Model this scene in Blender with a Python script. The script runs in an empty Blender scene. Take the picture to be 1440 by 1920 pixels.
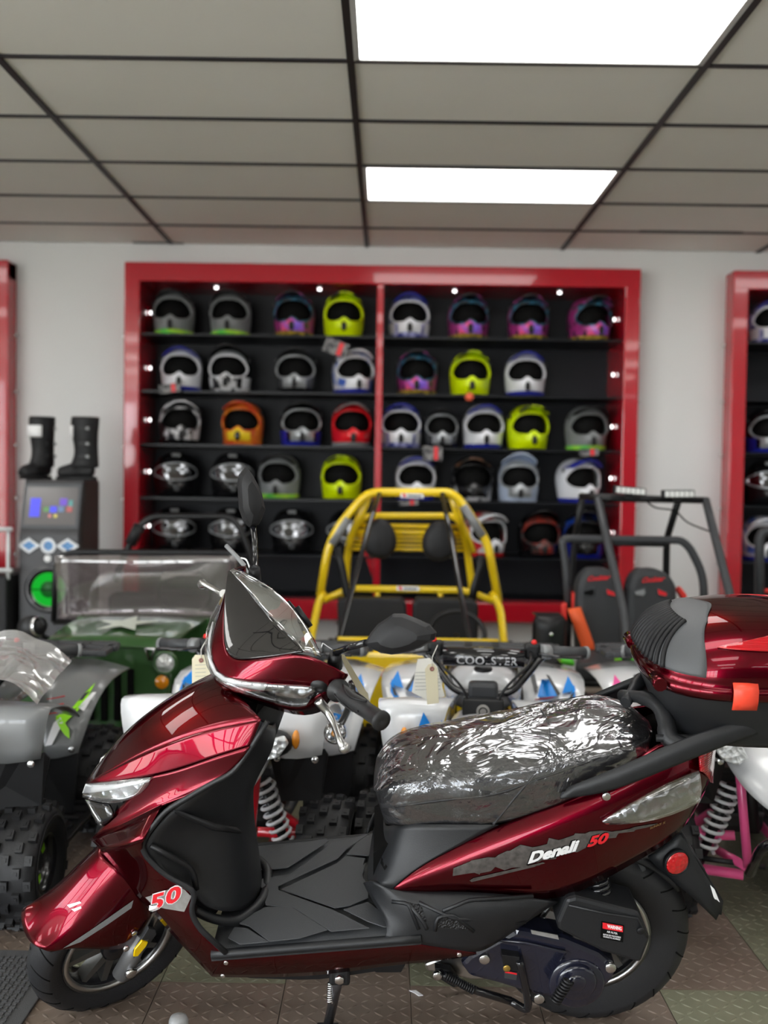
import bpy, bmesh, math, random
from mathutils import Vector, Matrix
from mathutils.bvhtree import BVHTree

# ------------------------------------------------------------------ camera
SC = bpy.context.scene
COL = SC.collection
V = Vector
FPX, PCX, PCY, CAMH = 1940.0, 720.0, 960.0, 1.25
_d = V((5, 70, -FPX)).normalized()                      # world +Y seen from the camera
_u = V((math.sin(math.radians(.85)), math.cos(math.radians(.85)), 0))
_u = (_u - _d * _u.dot(_d)).normalized()
_x = _d.cross(_u)
ROT = Matrix((_x, _d, _u))                              # camera space -> world
CAM = V((0, 0, CAMH))
cd = bpy.data.cameras.new('camera')
cam = bpy.data.objects.new('camera', cd)
COL.objects.link(cam)
cam.matrix_world = Matrix.Translation(CAM) @ ROT.to_4x4()
cd.sensor_fit = 'HORIZONTAL'
cd.sensor_width = 36
cd.lens = 36 * FPX / 1440
cd.clip_start = .05
cd.dof.use_dof = True
cd.dof.focus_distance = 2.25
cd.dof.aperture_fstop = 3.2
SC.camera = cam

# ------------------------------------------------------------------ world, light, exposure
w = bpy.data.worlds.new('World')
SC.world = w
w.use_nodes = True
nt = w.node_tree
bg = nt.nodes['Background']
tc = nt.nodes.new('ShaderNodeTexCoord')
sp = nt.nodes.new('ShaderNodeSeparateXYZ')
rp = nt.nodes.new('ShaderNodeValToRGB')
rp.color_ramp.elements[0].position = .49
rp.color_ramp.elements[0].color = (.80, .80, .76, 1)
rp.color_ramp.elements[1].position = .53
rp.color_ramp.elements[1].color = (.88, .94, 1, 1)
mr = nt.nodes.new('ShaderNodeMapRange')
mr.inputs[1].default_value = -1
mr.inputs[2].default_value = 1
nt.links.new(tc.outputs['Generated'], sp.inputs[0])
nt.links.new(sp.outputs['Z'], mr.inputs[0])
nt.links.new(mr.outputs[0], rp.inputs[0])
nt.links.new(rp.outputs[0], bg.inputs[0])
bg.inputs[1].default_value = 13.0
vs = SC.view_settings
vs.view_transform = 'Standard'
vs.look = 'None'
vs.gamma = 1
vs.use_curve_mapping = False
vs.exposure = 0.0
CEIL_LIGHT = 6.5
SC.cycles.max_bounces = 8
SC.cycles.diffuse_bounces = 4
SC.cycles.glossy_bounces = 4
SC.cycles.transparent_max_bounces = 12
SC.cycles.transmission_bounces = 6
SC.cycles.caustics_reflective = False
SC.cycles.caustics_refractive = False
SC.cycles.sample_clamp_indirect = 8
SC.cycles.use_denoising = True

# ------------------------------------------------------------------ helpers
def ray(px, py):
    v = ROT @ V((px - PCX, PCY - py, -FPX))
    return v / v.y

def atY(px, py, Y):
    return CAM + ray(px, py) * Y

def atZ(px, py, Z):
    v = ray(px, py)
    return CAM + v * ((Z - CAMH) / v.z)

class Plane:
    """A plane in the room; (px,py,s) is where the sight line meets the plane moved s along its normal."""
    def __init__(self, o, n):
        self.o = V(o)
        self.n = V(n).normalized()
    def __call__(self, px, py, s=0.0):
        v = ray(px, py)
        t = (self.n.dot(self.o - CAM) + s) / self.n.dot(v)
        return CAM + v * t
    def mir(self, p):
        return p - self.n * (2 * self.n.dot(p - self.o))

MATS = {}
def mat(name, col, rough=.5, metal=0., coat=0., spec=.5, emit=0., alpha=1., trans=0., bump=None, var=None, ior=1.45, coatr=.03, emcol=None, edge=None, coatior=1.5):
    """bump=(scale,strength,kind)  var=(colour2,scale,contrast)"""
    if name in MATS:
        return MATS[name]
    m = bpy.data.materials.new(name)
    m.use_nodes = True
    t = m.node_tree
    b = t.nodes['Principled BSDF']
    c = tuple(col) + (1,)
    b.inputs['Base Color'].default_value = c
    b.inputs['Roughness'].default_value = rough
    b.inputs['Metallic'].default_value = metal
    b.inputs['Coat Weight'].default_value = coat
    b.inputs['Coat Roughness'].default_value = coatr
    b.inputs['Coat IOR'].default_value = coatior
    b.inputs['Specular IOR Level'].default_value = spec
    b.inputs['IOR'].default_value = ior
    if edge: b.inputs['Specular Tint'].default_value = tuple(edge) + (1,)
    b.inputs['Alpha'].default_value = alpha
    b.inputs['Transmission Weight'].default_value = trans
    if emit:
        b.inputs['Emission Color'].default_value = tuple(emcol or col) + (1,)
        b.inputs['Emission Strength'].default_value = emit
    if bump or var:
        tcn = t.nodes.new('ShaderNodeTexCoord')
    if var:
        n = t.nodes.new('ShaderNodeTexNoise')
        n.inputs['Scale'].default_value = var[1]
        n.inputs['Detail'].default_value = 6
        t.links.new(tcn.outputs['Object'], n.inputs['Vector'])
        r = t.nodes.new('ShaderNodeValToRGB')
        k = var[2]
        r.color_ramp.elements[0].position = .5 - k
        r.color_ramp.elements[1].position = .5 + k
        r.color_ramp.elements[0].color = c
        r.color_ramp.elements[1].color = tuple(var[0]) + (1,)
        t.links.new(n.outputs['Fac'], r.inputs['Fac'])
        t.links.new(r.outputs['Color'], b.inputs['Base Color'])
    if bump:
        if bump[2] == 'noise':
            n = t.nodes.new('ShaderNodeTexNoise')
            n.inputs['Detail'].default_value = 4
            out = n.outputs['Fac']
        elif bump[2] == 'voronoi':
            n = t.nodes.new('ShaderNodeTexVoronoi')
            out = n.outputs['Distance']
        else:
            n = t.nodes.new('ShaderNodeTexWave')
            n.bands_direction = bump[2].upper()
            out = n.outputs['Fac']
        n.inputs['Scale'].default_value = bump[0]
        t.links.new(tcn.outputs['Object'], n.inputs['Vector'])
        bp = t.nodes.new('ShaderNodeBump')
        bp.inputs['Strength'].default_value = bump[1]
        bp.inputs['Distance'].default_value = .01
        t.links.new(out, bp.inputs['Height'])
        t.links.new(bp.outputs['Normal'], b.inputs['Normal'])
    MATS[name] = m
    return m

ORG = {}
def thing(name, label, cat, loc=(0, 0, 0), rz=0, group=None, local=False):
    o = bpy.data.objects.new(name, None)
    COL.objects.link(o)
    o.empty_display_size = .1
    o.location = V(loc)
    o.rotation_euler = (0, 0, rz)
    o['label'] = label
    o['category'] = cat
    if group:
        o['group'] = group
    ORG[o.name] = V((0, 0, 0)) if local else V(loc)
    return o

def tag(o, label=None, cat=None, group=None, kind=None):
    if label: o['label'] = label
    if cat: o['category'] = cat
    if group: o['group'] = group
    if kind: o['kind'] = kind
    return o

class G:
    """collects vertices and faces of one mesh"""
    def __init__(self):
        self.v = []
        self.f = []
        self.s = []
    def add(self, vs, fs, smooth=True):
        k = len(self.v)
        self.v += [V(p) for p in vs]
        self.f += [[i + k for i in f] for f in fs]
        self.s += [smooth] * len(fs)
        return self
    def box(self, c, d, rot=None, bev=0):
        c, d = V(c), V(d) / 2
        x, y, z = d
        if bev:
            b = min(bev, x * .95, y * .95, z * .95)
            bm = bmesh.new()
            bmesh.ops.create_cube(bm, size=1)
            for q in bm.verts:
                q.co = V((q.co.x * 2 * x, q.co.y * 2 * y, q.co.z * 2 * z))
            bmesh.ops.bevel(bm, geom=bm.edges[:], offset=b, segments=2, affect='EDGES', profile=.5)
            bm.verts.index_update()
            vs = [q.co.copy() for q in bm.verts]
            fs = [[q.index for q in f.verts] for f in bm.faces]
            bm.free()
        else:
            vs = [V((i * x, j * y, k * z)) for i in (-1, 1) for j in (-1, 1) for k in (-1, 1)]
            fs = [(0, 1, 3, 2), (4, 6, 7, 5), (0, 4, 5, 1), (2, 3, 7, 6), (0, 2, 6, 4), (1, 5, 7, 3)]
        if rot is not None:
            vs = [rot @ p for p in vs]
        return self.add([p + c for p in vs], fs, False)
    def grid(self, rows, cu=False, cv=False, smooth=True, flip=False):
        n, m = len(rows), len(rows[0])
        vs = [p for r in rows for p in r]
        fs = []
        for i in range(n if cu else n - 1):
            for j in range(m if cv else m - 1):
                q = [i * m + j, i * m + (j + 1) % m, ((i + 1) % n) * m + (j + 1) % m, ((i + 1) % n) * m + j]
                fs.append(q[::-1] if flip else q)
        return self.add(vs, fs, smooth)
    def tube(self, pts, r, n=8, caps=True, smooth_path=0, closed=False):
        pts = [V(p) for p in pts]
        if smooth_path:
            pts = spline(pts, smooth_path, closed)
        k = len(pts)
        rs = r if isinstance(r, (list, tuple)) else None
        if rs and len(rs) != k:
            rs = [rs[0] + (rs[-1] - rs[0]) * i / (k - 1) for i in range(k)] if len(rs) == 2 else [rs[min(len(rs) - 1, int(i * len(rs) / k))] for i in range(k)]
        tn = []
        for i in range(k):
            a = pts[i - 1] if (i or closed) else pts[i]
            b = pts[(i + 1) % k] if (i < k - 1 or closed) else pts[i]
            tn.append((b - a).normalized())
        up = V((0, 0, 1)) if abs(tn[0].z) < .9 else V((1, 0, 0))
        nx = tn[0].cross(up).normalized()
        rows = []
        for i in range(k):
            nx = (nx - tn[i] * nx.dot(tn[i])).normalized()
            ny = tn[i].cross(nx)
            rr = rs[i] if rs else r
            rows.append([pts[i] + (nx * math.cos(2 * math.pi * j / n) + ny * math.sin(2 * math.pi * j / n)) * rr for j in range(n)])
        self.grid(rows, cu=closed, cv=True)
        if caps and not closed:
            b = len(self.v) - n * k
            self.f += [[b + j for j in range(n)][::-1], [b + (k - 1) * n + j for j in range(n)]]
            self.s += [False, False]
        return self
    def lathe(self, c, axis, prof, n=32, closed=False, ref=None):
        """prof: list of (radius, along axis)"""
        c, a = V(c), V(axis).normalized()
        e = V(ref) if ref else (V((0, 0, 1)) if abs(a.z) < .9 else V((1, 0, 0)))
        e = (e - a * e.dot(a)).normalized()
        g = a.cross(e)
        rows = [[c + a * h + (e * math.cos(2 * math.pi * j / n) + g * math.sin(2 * math.pi * j / n)) * r for j in range(n)] for r, h in prof]
        return self.grid(rows, cu=closed, cv=True)
    def disc(self, c, axis, r, h, n=20, bev=.15):
        b = min(r, h) * bev
        return self.lathe(c, axis, [(.0001, 0), (r - b, 0), (r, b), (r, h - b), (r - b, h), (.0001, h)], n)
    def prism(self, pts, off, smooth=False):
        pts = [V(p) for p in pts]
        off = V(off)
        n = len(pts)
        vs = pts + [p + off for p in pts]
        fs = [list(range(n)), list(range(2 * n - 1, n - 1, -1))] + [[i, i + n, (i + 1) % n + n, (i + 1) % n] for i in range(n)]
        return self.add(vs, fs, smooth)
    def ball(self, c, r, n=12, m=8, rot=None):
        c = V(c)
        r = V(r) if not isinstance(r, (int, float)) else V((r, r, r))
        rows = []
        for i in range(m + 1):
            t = math.pi * i / m
            rows.append([V((r.x * max(math.sin(t), 1e-4) * math.cos(2 * math.pi * j / n), r.y * max(math.sin(t), 1e-4) * math.sin(2 * math.pi * j / n), r.z * math.cos(t))) for j in range(n)])
        if rot is not None:
            rows = [[rot @ p for p in q] for q in rows]
        return self.grid([[p + c for p in q] for q in rows], cv=True)
    def merge(self, o):
        return self.add(o.v, o.f)
    def mirror(self, pl):
        n, k = len(self.v), len(self.f)
        self.v += [pl.mir(p) for p in self.v]
        self.f += [[i + n for i in f[::-1]] for f in self.f[:k]]
        self.s += self.s[:k]
        return self
    def build(self, name, m, parent=None, sub=0, solid=0, bev=0, weld=0, sharp=None, crease=None, kind=None, label=None, out=0):
        o_ = ORG.get(parent.name, V((0, 0, 0))) if parent else V((0, 0, 0))
        me = bpy.data.meshes.new(name)
        me.from_pydata([p - o_ for p in self.v], [], self.f)
        me.validate()
        if len(me.polygons) == len(self.s):
            me.polygons.foreach_set('use_smooth', self.s)
        if weld or sub:
            bm = bmesh.new()
            bm.from_mesh(me)
            bmesh.ops.remove_doubles(bm, verts=bm.verts, dist=weld or 1e-5)
            bmesh.ops.recalc_face_normals(bm, faces=bm.faces)
            bm.to_mesh(me)
            bm.free()
        else:
            bm = bmesh.new()
            bm.from_mesh(me)
            bmesh.ops.recalc_face_normals(bm, faces=bm.faces)
            bm.to_mesh(me)
            bm.free()
        if sharp:
            me.set_sharp_from_angle(angle=math.radians(sharp))
        o = bpy.data.objects.new(name, me)
        COL.objects.link(o)
        me.materials.append(m)
        if parent:
            o.parent = parent
            ORG[o.name] = o_
        if sub:
            q = o.modifiers.new('s', 'SUBSURF')
            q.levels = q.render_levels = sub
            q.boundary_smooth = 'PRESERVE_CORNERS'
        if solid:
            q = o.modifiers.new('t', 'SOLIDIFY')
            q.thickness = solid
            q.offset = out
        if bev:
            q = o.modifiers.new('b', 'BEVEL')
            q.width = bev
            q.segments = 2
            q.limit_method = 'ANGLE'
        if kind: o['kind'] = kind
        if label: o['label'] = label
        return o

def spline(pts, n, closed=False):
    k = len(pts)
    out = []
    for i in range(k if closed else k - 1):
        p1, p2 = pts[i], pts[(i + 1) % k]
        p0 = pts[i - 1] if (i or closed) else p1 * 2 - p2
        p3 = pts[(i + 2) % k] if (i + 2 < k or closed) else p2 * 2 - p1
        for j in range(n):
            t = j / n
            out.append(.5 * ((2 * p1) + (p2 - p0) * t + (2 * p0 - 5 * p1 + 4 * p2 - p3) * t * t + (3 * p1 - p0 - 3 * p2 + p3) * t ** 3))
    if not closed:
        out.append(pts[-1].copy())
    return out

def bend(pts, r, n=4):
    """polyline with rounded corners"""
    pts = [V(p) for p in pts]
    out = [pts[0]]
    for a, b, c in zip(pts, pts[1:], pts[2:]):
        u, w_ = (a - b), (c - b)
        d = min(r, u.length * .45, w_.length * .45)
        p, q = b + u.normalized() * d, b + w_.normalized() * d
        for i in range(n + 1):
            t = i / n
            out.append(p * (1 - t) ** 2 + b * 2 * t * (1 - t) + q * t * t)
    out.append(pts[-1])
    return out

def both(g, pl, name, m, parent, **k):
    q = G(); q.v = [pl.mir(v) for v in g.v]; q.f = [f[::-1] for f in g.f]; q.s = list(g.s)
    q.build(name, m, parent, **k)
    return g.build(name, m, parent, **k)

def rotz(a):
    return Matrix.Rotation(a, 3, 'Z')

def copy_tree(o, parent=None):
    c = o.copy()
    COL.objects.link(c)
    c.parent = parent
    ORG[c.name] = ORG.get(o.name, V((0, 0, 0)))
    for ch in KIDS.get(o.name, [q for q in o.children]):
        copy_tree(ch, c)
    return c
KIDS = {}

def letters(name, s, m, parent, fit, size=1., shear=0., bold=0., space=1., label=None, align='CENTER', thick=0.):
    """flat lettering; fit maps (u,v) of the text plane to a point in the room"""
    cu = bpy.data.curves.new(name, 'FONT')
    cu.body = s
    cu.size = size
    cu.shear = shear
    cu.offset = bold
    cu.space_character = space
    cu.align_x = align
    cu.align_y = 'CENTER'
    cu.resolution_u = 3
    t = bpy.data.objects.new(name, cu)
    COL.objects.link(t)
    dg = bpy.context.evaluated_depsgraph_get()
    me = bpy.data.meshes.new_from_object(t.evaluated_get(dg))
    bpy.data.objects.remove(t)
    bpy.data.curves.remove(cu)
    g = G()
    g.add([fit(v.co.x, v.co.y) for v in me.vertices], [list(p.vertices) for p in me.polygons], False)
    bpy.data.meshes.remove(me)
    return g.build(name, m, parent, label=label)

def surface_of(o):
    dg = bpy.context.evaluated_depsgraph_get()
    ev = o.evaluated_get(dg)
    me = ev.to_mesh()
    org = ORG.get(o.name, V((0, 0, 0)))
    t = BVHTree.FromPolygons([v.co + org for v in me.vertices], [list(p.vertices) for p in me.polygons])
    ev.to_mesh_clear()
    return t

def decal(name, surf, pl, polys, m, parent, lift=.0012, n=6, label=None):
    """flat print laid on a panel: polygons in photo pixels dropped on the panel along its plane's normal"""
    g = G()
    for poly in polys:
        bm = bmesh.new()
        bm.faces.new([bm.verts.new((x, y, 0)) for x, y in poly])
        bmesh.ops.triangulate(bm, faces=bm.faces)
        if n:
            bmesh.ops.subdivide_edges(bm, edges=bm.edges, cuts=n, use_grid_fill=True)
            bmesh.ops.triangulate(bm, faces=bm.faces)
        bm.verts.index_update()
        vs = [drop(surf, pl, q.co.x, q.co.y, lift) for q in bm.verts]
        g.add(vs, [[q.index for q in f.verts] for f in bm.faces])
        bm.free()
    return g.build(name, m, parent, label=label)

def drop(surf, pl, px, py, lift=.0012, default=.17):
    d = ray(px, py).normalized()
    hit = surf.ray_cast(CAM, d)
    if hit[0] is None:
        return pl(px, py, default)
    n = hit[1] if hit[1].dot(d) < 0 else -hit[1]
    return hit[0] + n * lift
# ------------------------------------------------------------------ materials
WALL = mat('wall_paint', (.68, .69, .69), .6, var=((.65, .655, .65), 1.5, .3))
TILE = mat('ceiling_tile', (.86, .85, .81), .9, bump=(160, .10, 'noise'), var=((.82, .81, .77), 2.2, .35))
BARM = mat('grid_black', (.015, .015, .018), .5)
RED = mat('red_gloss', (.46, .006, .018), .22, coat=.6)
SHBACK = mat('shelf_black', (.010, .0115, .016), .5, spec=.3)
SHGLASS = mat('smoked_glass', (.010, .011, .014), .3, spec=.25)
STEEL = mat('steel', (.72, .72, .72), .22, 1.)
CHROME = mat('chrome', (.85, .85, .85), .08, 1.)
GLOW = mat('lamp_panel', (1, 1, 1), .5, emit=CEIL_LIGHT, emcol=(1, .985, .96))
SPOT = mat('spot_glow', (1, 1, 1), .5, emit=5.)
BLACK = mat('black_plastic', (.008, .008, .009), .42, spec=.4)
BLACKM = mat('black_matte', (.011, .011, .0125), .55, spec=.4, bump=(900, .12, 'noise'))
BLACKG = mat('black_gloss', (.008, .008, .010), .12, coat=.6)
RUBBER = mat('rubber', (.011, .011, .012), .62, spec=.35)
DKGREY = mat('dark_grey', (.038, .040, .044), .45)
GREY = mat('grey_plastic', (.22, .225, .23), .4, coat=.2)
WHITE = mat('white_plastic', (.78, .79, .80), .25, coat=.5)
PAPER = mat('paper', (.78, .77, .72), .7)
CREAM = mat('cream_card', (.72, .66, .48), .7)
BLUE = mat('decal_blue', (.01, .24, .75), .3)
NEON = mat('neon_yellow', (.66, .84, .0), .3, coat=.3)
GREENB = mat('lime_green', (.25, .72, .02), .35)
ORANGE = mat('orange_lens', (.85, .30, .01), .15, coat=1)
YELLOW = mat('yellow_paint', (.86, .60, .012), .28, coat=.5)
REDB = mat('red_bright', (.72, .02, .018), .4)
INK = mat('ink_black', (.004, .004, .004), .7, spec=.1)
WHITEP = mat('print_white', (.85, .85, .86), .4)
REDP = mat('print_red', (.75, .02, .03), .4)
BRUSH = mat('print_brush', (.105, .095, .09), .45, var=((.05, .045, .043), 90, .2))
SILVERP = mat('print_silver', (.30, .29, .28), .42, var=((.20, .19, .18), 60, .25))

# ------------------------------------------------------------------ the room
def struct(o):
    o['kind'] = 'structure'
    return o

WY, FY, BY, CZ = 6.60, 6.45, 6.95, 2.69
XL, XR, YF = -5.2, 5.4, -5.6
UNITS = [(-5.0, -2.362), (-1.643, 1.557), (2.128, 4.9)]
UZ0, UZ1 = .335, 2.545

g = G()
g.box((0, (YF + 7.2) / 2, -.06), (XR - XL + .4, 7.2 - YF + .4, .11))
FLOOR = struct(g.build('floor', mat('floor_vinyl', (.21, .165, .13), .45, var=((.17, .19, .135), 2.2, .1))))
ORG[FLOOR.name] = V((0, 0, 0))
# tread-plate floor tiles
def tile_geo(sx, sy):
    a = G()
    a.box((0, 0, 0), (sx - .0022, sy - .0022, .01))
    k = .0305
    for i in range(int(sx / k)):
        for j in range(int(sy / k)):
            c = V((-sx / 2 + k * (i + .5), -sy / 2 + k * (j + .5), .005))
            an = math.radians(45 if (i + j) % 2 else -45)
            d, e = V((math.cos(an), math.sin(an), 0)), V((-math.sin(an), math.cos(an), 0))
            L, W_, h = .0165, .0034, V((0, 0, .0021))
            a.add([c + d * L, c + e * W_ + d * .3 * L, c + e * W_ - d * .3 * L, c - d * L, c - e * W_ - d * .3 * L, c - e * W_ + d * .3 * L, c + h + d * .5 * L, c + h - d * .5 * L],
                  [(0, 1, 6), (1, 2, 7, 6), (2, 3, 7), (3, 4, 7), (4, 5, 6, 7), (5, 0, 6)], True)
    return a
TB = mat('tile_brown', (.235, .185, .15), .36, var=((.17, .125, .098), 7, .28), spec=.5)
TG = mat('tile_green', (.24, .235, .165), .36, var=((.18, .185, .125), 7, .28), spec=.5)
protoB = tile_geo(.305, .305).build('floor_tile', TB, FLOOR)
protoG = tile_geo(.305, .305).build('floor_tile', TG, FLOOR)
usedB = usedG = False
for i in range(-5, 6):
    for j in range(-3, 6):
        x, y = .0755 + .305 * (i + .5), 2.492 + .305 * (j + .5)
        if y < 2.49:
            grn = x > .687 or x < -1.1
        else:
            grn = (-.84 < x < -.23) or x > .99 or (.07 < x < .37)
        if grn:
            t = protoG if not usedG else protoG.copy(); 
            if usedG: COL.objects.link(t)
            usedG = True
        else:
            t = protoB if not usedB else protoB.copy()
            if usedB: COL.objects.link(t)
            usedB = True
        t.location = (x, y, -.005 + .0002)
        t.rotation_euler = (0, 0, math.pi / 2 * random.Random(i * 31 + j).randrange(4))

# walls: the back wall has three openings for the recessed display units
g = G()
T = .5
xs = [XL]
for a, b in UNITS: xs += [a + .03, b - .03]
xs.append(XR)
for i in range(0, len(xs), 2):
    g.box(((xs[i] + xs[i + 1]) / 2, WY + T / 2, CZ / 2), (xs[i + 1] - xs[i], T, CZ))
for a, b in UNITS:
    g.box(((a + b) / 2, WY + T / 2, (UZ1 - .03 + CZ) / 2), (b - a - .06, T, CZ - UZ1 + .03))
    g.box(((a + b) / 2, WY + T / 2, (UZ0 + .03) / 2), (b - a - .06, T, UZ0 + .03))
struct(g.build('wall_back', WALL))
# right wall, left wall with shop windows near the front, front wall with shop windows
g = G(); g.box((XR + .1, (YF + 7.1) / 2, CZ / 2), (.2, 7.1 - YF, CZ)); struct(g.build('wall_right', WALL))
def windowed(name, along, at, a0, a1, wins, z0, z1):
    g = G()
    def seg(p, q, zz0, zz1):
        c, s = (p + q) / 2, q - p
        if s <= 0: return
        if along == 'x': g.box((c, at, (zz0 + zz1) / 2), (s, .2, zz1 - zz0))
        else: g.box((at, c, (zz0 + zz1) / 2), (.2, s, zz1 - zz0))
    e = a0
    for p, q in wins:
        seg(e, p, 0, CZ); seg(p, q, 0, z0); seg(p, q, z1, CZ); e = q
    seg(e, a1, 0, CZ)
    return struct(g.build(name, WALL))
FW = [(-5.0, -2.9), (-2.7, -.6)]
LW = [(-5.2, -3.2), (-3.0, -1.0), (-.8, 1.2)]
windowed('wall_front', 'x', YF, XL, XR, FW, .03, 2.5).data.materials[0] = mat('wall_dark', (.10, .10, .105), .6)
windowed('wall_left', 'y', XL - .1, YF, 7.1, LW, .03, 2.5)
WF = mat('window_frame', (.05, .05, .055), .4)
wn = 0
for along, at, wins in (('x', YF, FW), ('y', XL - .1, LW)):
    for p, q in wins:
        wn += 1
        g = G()
        def bar(c, s0, s1):
            if along == 'x': g.box((c[0], at, c[1]), (s0, .06, s1))
            else: g.box((at, c[0], c[1]), (.06, s0, s1))
        m_ = (p + q) / 2
        for k in range(5): bar((p + (q - p) * k / 4, 1.27), .04, 2.45)
        for z in (.05, .9, 1.75, 2.48): bar((m_, z), q - p, .04)
        struct(g.build('window_%d' % wn, WF))

# ceiling: slab, lay-in tiles, black grid
g = G(); g.box((0, (YF + 7.1) / 2, CZ + .09), (XR - XL + .4, 7.1 - YF, .14))
CEIL = struct(g.build('ceiling', TILE)); ORG[CEIL.name] = V((0, 0, 0))
GX = [-.147 + 1.235 * k for k in range(-3, 4)]
GY = [6.10 - .61 * k for k in range(0, 6)]
LIGHTS = [(0 + c, 4.88 - 1.83 * r) for r in range(-0, 6) for c in (0,)]
lit = set()
for k in range(0, 6):
    for c in (0, 2, -3):
        lit.add((c, round(4.88 - 1.83 * k, 2)))
gt = G(); gt.box((0, 0, 0), (1.235 - .022, .61 - .022, .012))
pt = gt.build('ceiling_tile', TILE, CEIL); first = True
for i in range(-3, 3):
    for y0 in [6.10] + GY[1:] + [2.44]:
        y0 = round(y0, 2)
        if (i, y0) in lit or (i, round(y0, 2)) in lit: continue
        ys = .5 if y0 > 6 else .61
        t = pt if first else pt.copy()
        if not first: COL.objects.link(t)
        first = False
        t.location = (GX[i + 3] + 1.235 / 2, y0 + ys / 2, CZ + .008)
        t.scale = (1, (ys - .022) / (.61 - .022), 1)
for x in GX:
    g = G(); g.box((x, (2.3 + 6.6) / 2, CZ), (.026, 4.3, .012)); g.build('grid_bar', BARM, CEIL)
for y in GY + [2.44]:
    g = G(); g.box((0, y, CZ + .0005), (GX[-1] - GX[0], .022, .011)); g.build('grid_bar', BARM, CEIL)
# a couple of sagging edge bars near the back wall
for x0, x1, y, sg in ((1.45, 2.05, 6.1, .012), (-1.62, -1.3, 6.585, .006)):
    g = G(); g.box(((x0 + x1) / 2, y - .012, CZ - .002), (x1 - x0, .03, sg)); g.build('grid_bar', BARM, CEIL)
n = 0
for c, y0 in sorted(lit, key=lambda q: -q[1]):
    x0 = -.147 + 1.235 * c
    if c == 0 and y0 > 4: lb = 'white flat ceiling light panel farther back, above the helmet display'
    elif c == 0 and y0 > 3: lb = 'large white ceiling light panel at the top edge of the photo'
    else: lb = 'white ceiling light panel out of view, %s, %s' % ('in the %s line' % {0: 'middle', 2: 'right', -3: 'left'}[c], ['nearest the display', 'over the quad bikes', 'over the camera', 'just behind the camera', 'well behind the camera', 'farthest behind the camera'][min(5, int(round((4.88 - y0) / 1.83)))])
    t = thing('ceiling_light', lb, 'light', (x0 + .6175, y0 + .305, CZ - .004), group='ceiling light panels')
    g = G()
    for sx in (-1, 1): g.box((x0 + .6175 + sx * .595, y0 + .305, CZ), (.02, .585, .014))
    for sy in (-1, 1): g.box((x0 + .6175, y0 + .305 + sy * .288, CZ), (1.2, .012, .014))
    g.build('frame', mat('lamp_frame', (.5, .5, .5), .5), t)
    g = G(); g.box((x0 + .6175, y0 + .305, CZ + .002), (1.18, .566, .008)); g.build('diffuser', GLOW, t)

# ------------------------------------------------------------------ helmet display units
SHZ = [2.112, 1.757, 1.422, 1.088, .735]
def display(name, label, x0, x1, mid=None, shelves=True):
    t = thing(name, label, 'shelf', ((x0 + x1) / 2, FY, UZ0))
    fw, ft, fb = .097, .117, .125
    g = G(); g.box(((x0 + x1) / 2, (FY + WY) / 2, UZ1 - ft / 2), (x1 - x0, WY - FY, ft), bev=.008); g.build('top_rail', RED, t)
    g = G(); g.box(((x0 + x1) / 2, (FY + WY) / 2, UZ0 + fb / 2), (x1 - x0, WY - FY, fb), bev=.008); g.build('bottom_rail', RED, t)
    for x in (x0 + fw / 2, x1 - fw / 2):
        g = G(); g.box((x, (FY + WY) / 2, (UZ0 + UZ1) / 2), (fw, WY - FY - .002, UZ1 - UZ0 - .004), bev=.008); g.build('side_post', RED, t)
    if mid is not None:
        g = G(); g.box((mid, FY + .055, (UZ0 + fb + UZ1 - ft) / 2), (.042, .1, UZ1 - UZ0 - ft - fb), bev=.006); g.build('divider_post', RED, t)
        g = G(); g.prism([(mid - .025, FY + .05, .78), (mid - .11, FY + .05, .88), (mid - .10, FY + .05, .80), (mid - .06, FY + .05, .70), (mid - .025, FY + .05, .60)], (0, .02, 0)); g.build('gusset', RED, t)
    for x, s in ((x0 + fw - .006, -1), (x1 - fw + .006, 1)):
        g = G(); g.box((x + s * .01, (WY + BY) / 2 - .02, (UZ0 + UZ1) / 2), (.02, BY - WY + .04, UZ1 - UZ0 - .06)); g.build('inner_side', RED, t)
    g = G(); g.box(((x0 + x1) / 2, (WY + BY) / 2 - .02, UZ1 - ft + .012), (x1 - x0 - .2, BY - WY + .04, .02)); g.build('inner_top', RED, t)
    g = G(); g.box(((x0 + x1) / 2, (WY + BY) / 2 - .02, UZ0 + fb - .012), (x1 - x0 - .2, BY - WY + .04, .02)); g.build('inner_floor', SHBACK, t)
    g = G(); g.box(((x0 + x1) / 2, BY + .015, (UZ0 + UZ1) / 2), (x1 - x0 - .1, .03, UZ1 - UZ0 - .1)); g.build('back_panel', SHBACK, t)
    spans = [(x0 + fw, x1 - fw)] if mid is None else [(x0 + fw, mid - .025), (mid + .025, x1 - fw)]
    for z in SHZ:
        for a, b in spans:
            g = G(); g.box(((a + b) / 2, (FY + .04 + BY) / 2, z - .006), (b - a, BY - FY - .04, .012)); g.build('glass_shelf', SHGLASS, t)
    for a, b in spans:
        for k in (.3, .75):
            g = G(); g.disc((a + (b - a) * k, 6.66, UZ1 - ft - .006), (0, 0, 1), .011, .008, 12); g.build('spot_light', SPOT, t)
    for z in SHZ:
        for x, s in ((x0 + fw + .004, 1), (x1 - fw - .004, -1)):
            g = G(); g.disc((x, 6.72, z + .16), (s, 0, 0), .011, .006, 12); g.build('spot_light', SPOT, t)
            g = G(); g.disc((x - s * (fw + .004), 6.54, z - .02), (-s, 0, 0), .012, .03, 10); g.build('standoff', STEEL, t)
    return t
display('helmet_display', 'big red framed recessed wall display full of helmets, with centre post', UNITS[1][0], UNITS[1][1], -.055)
display('helmet_display', 'red framed wall display partly seen at right edge of the photo', UNITS[2][0], UNITS[2][1])
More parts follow.
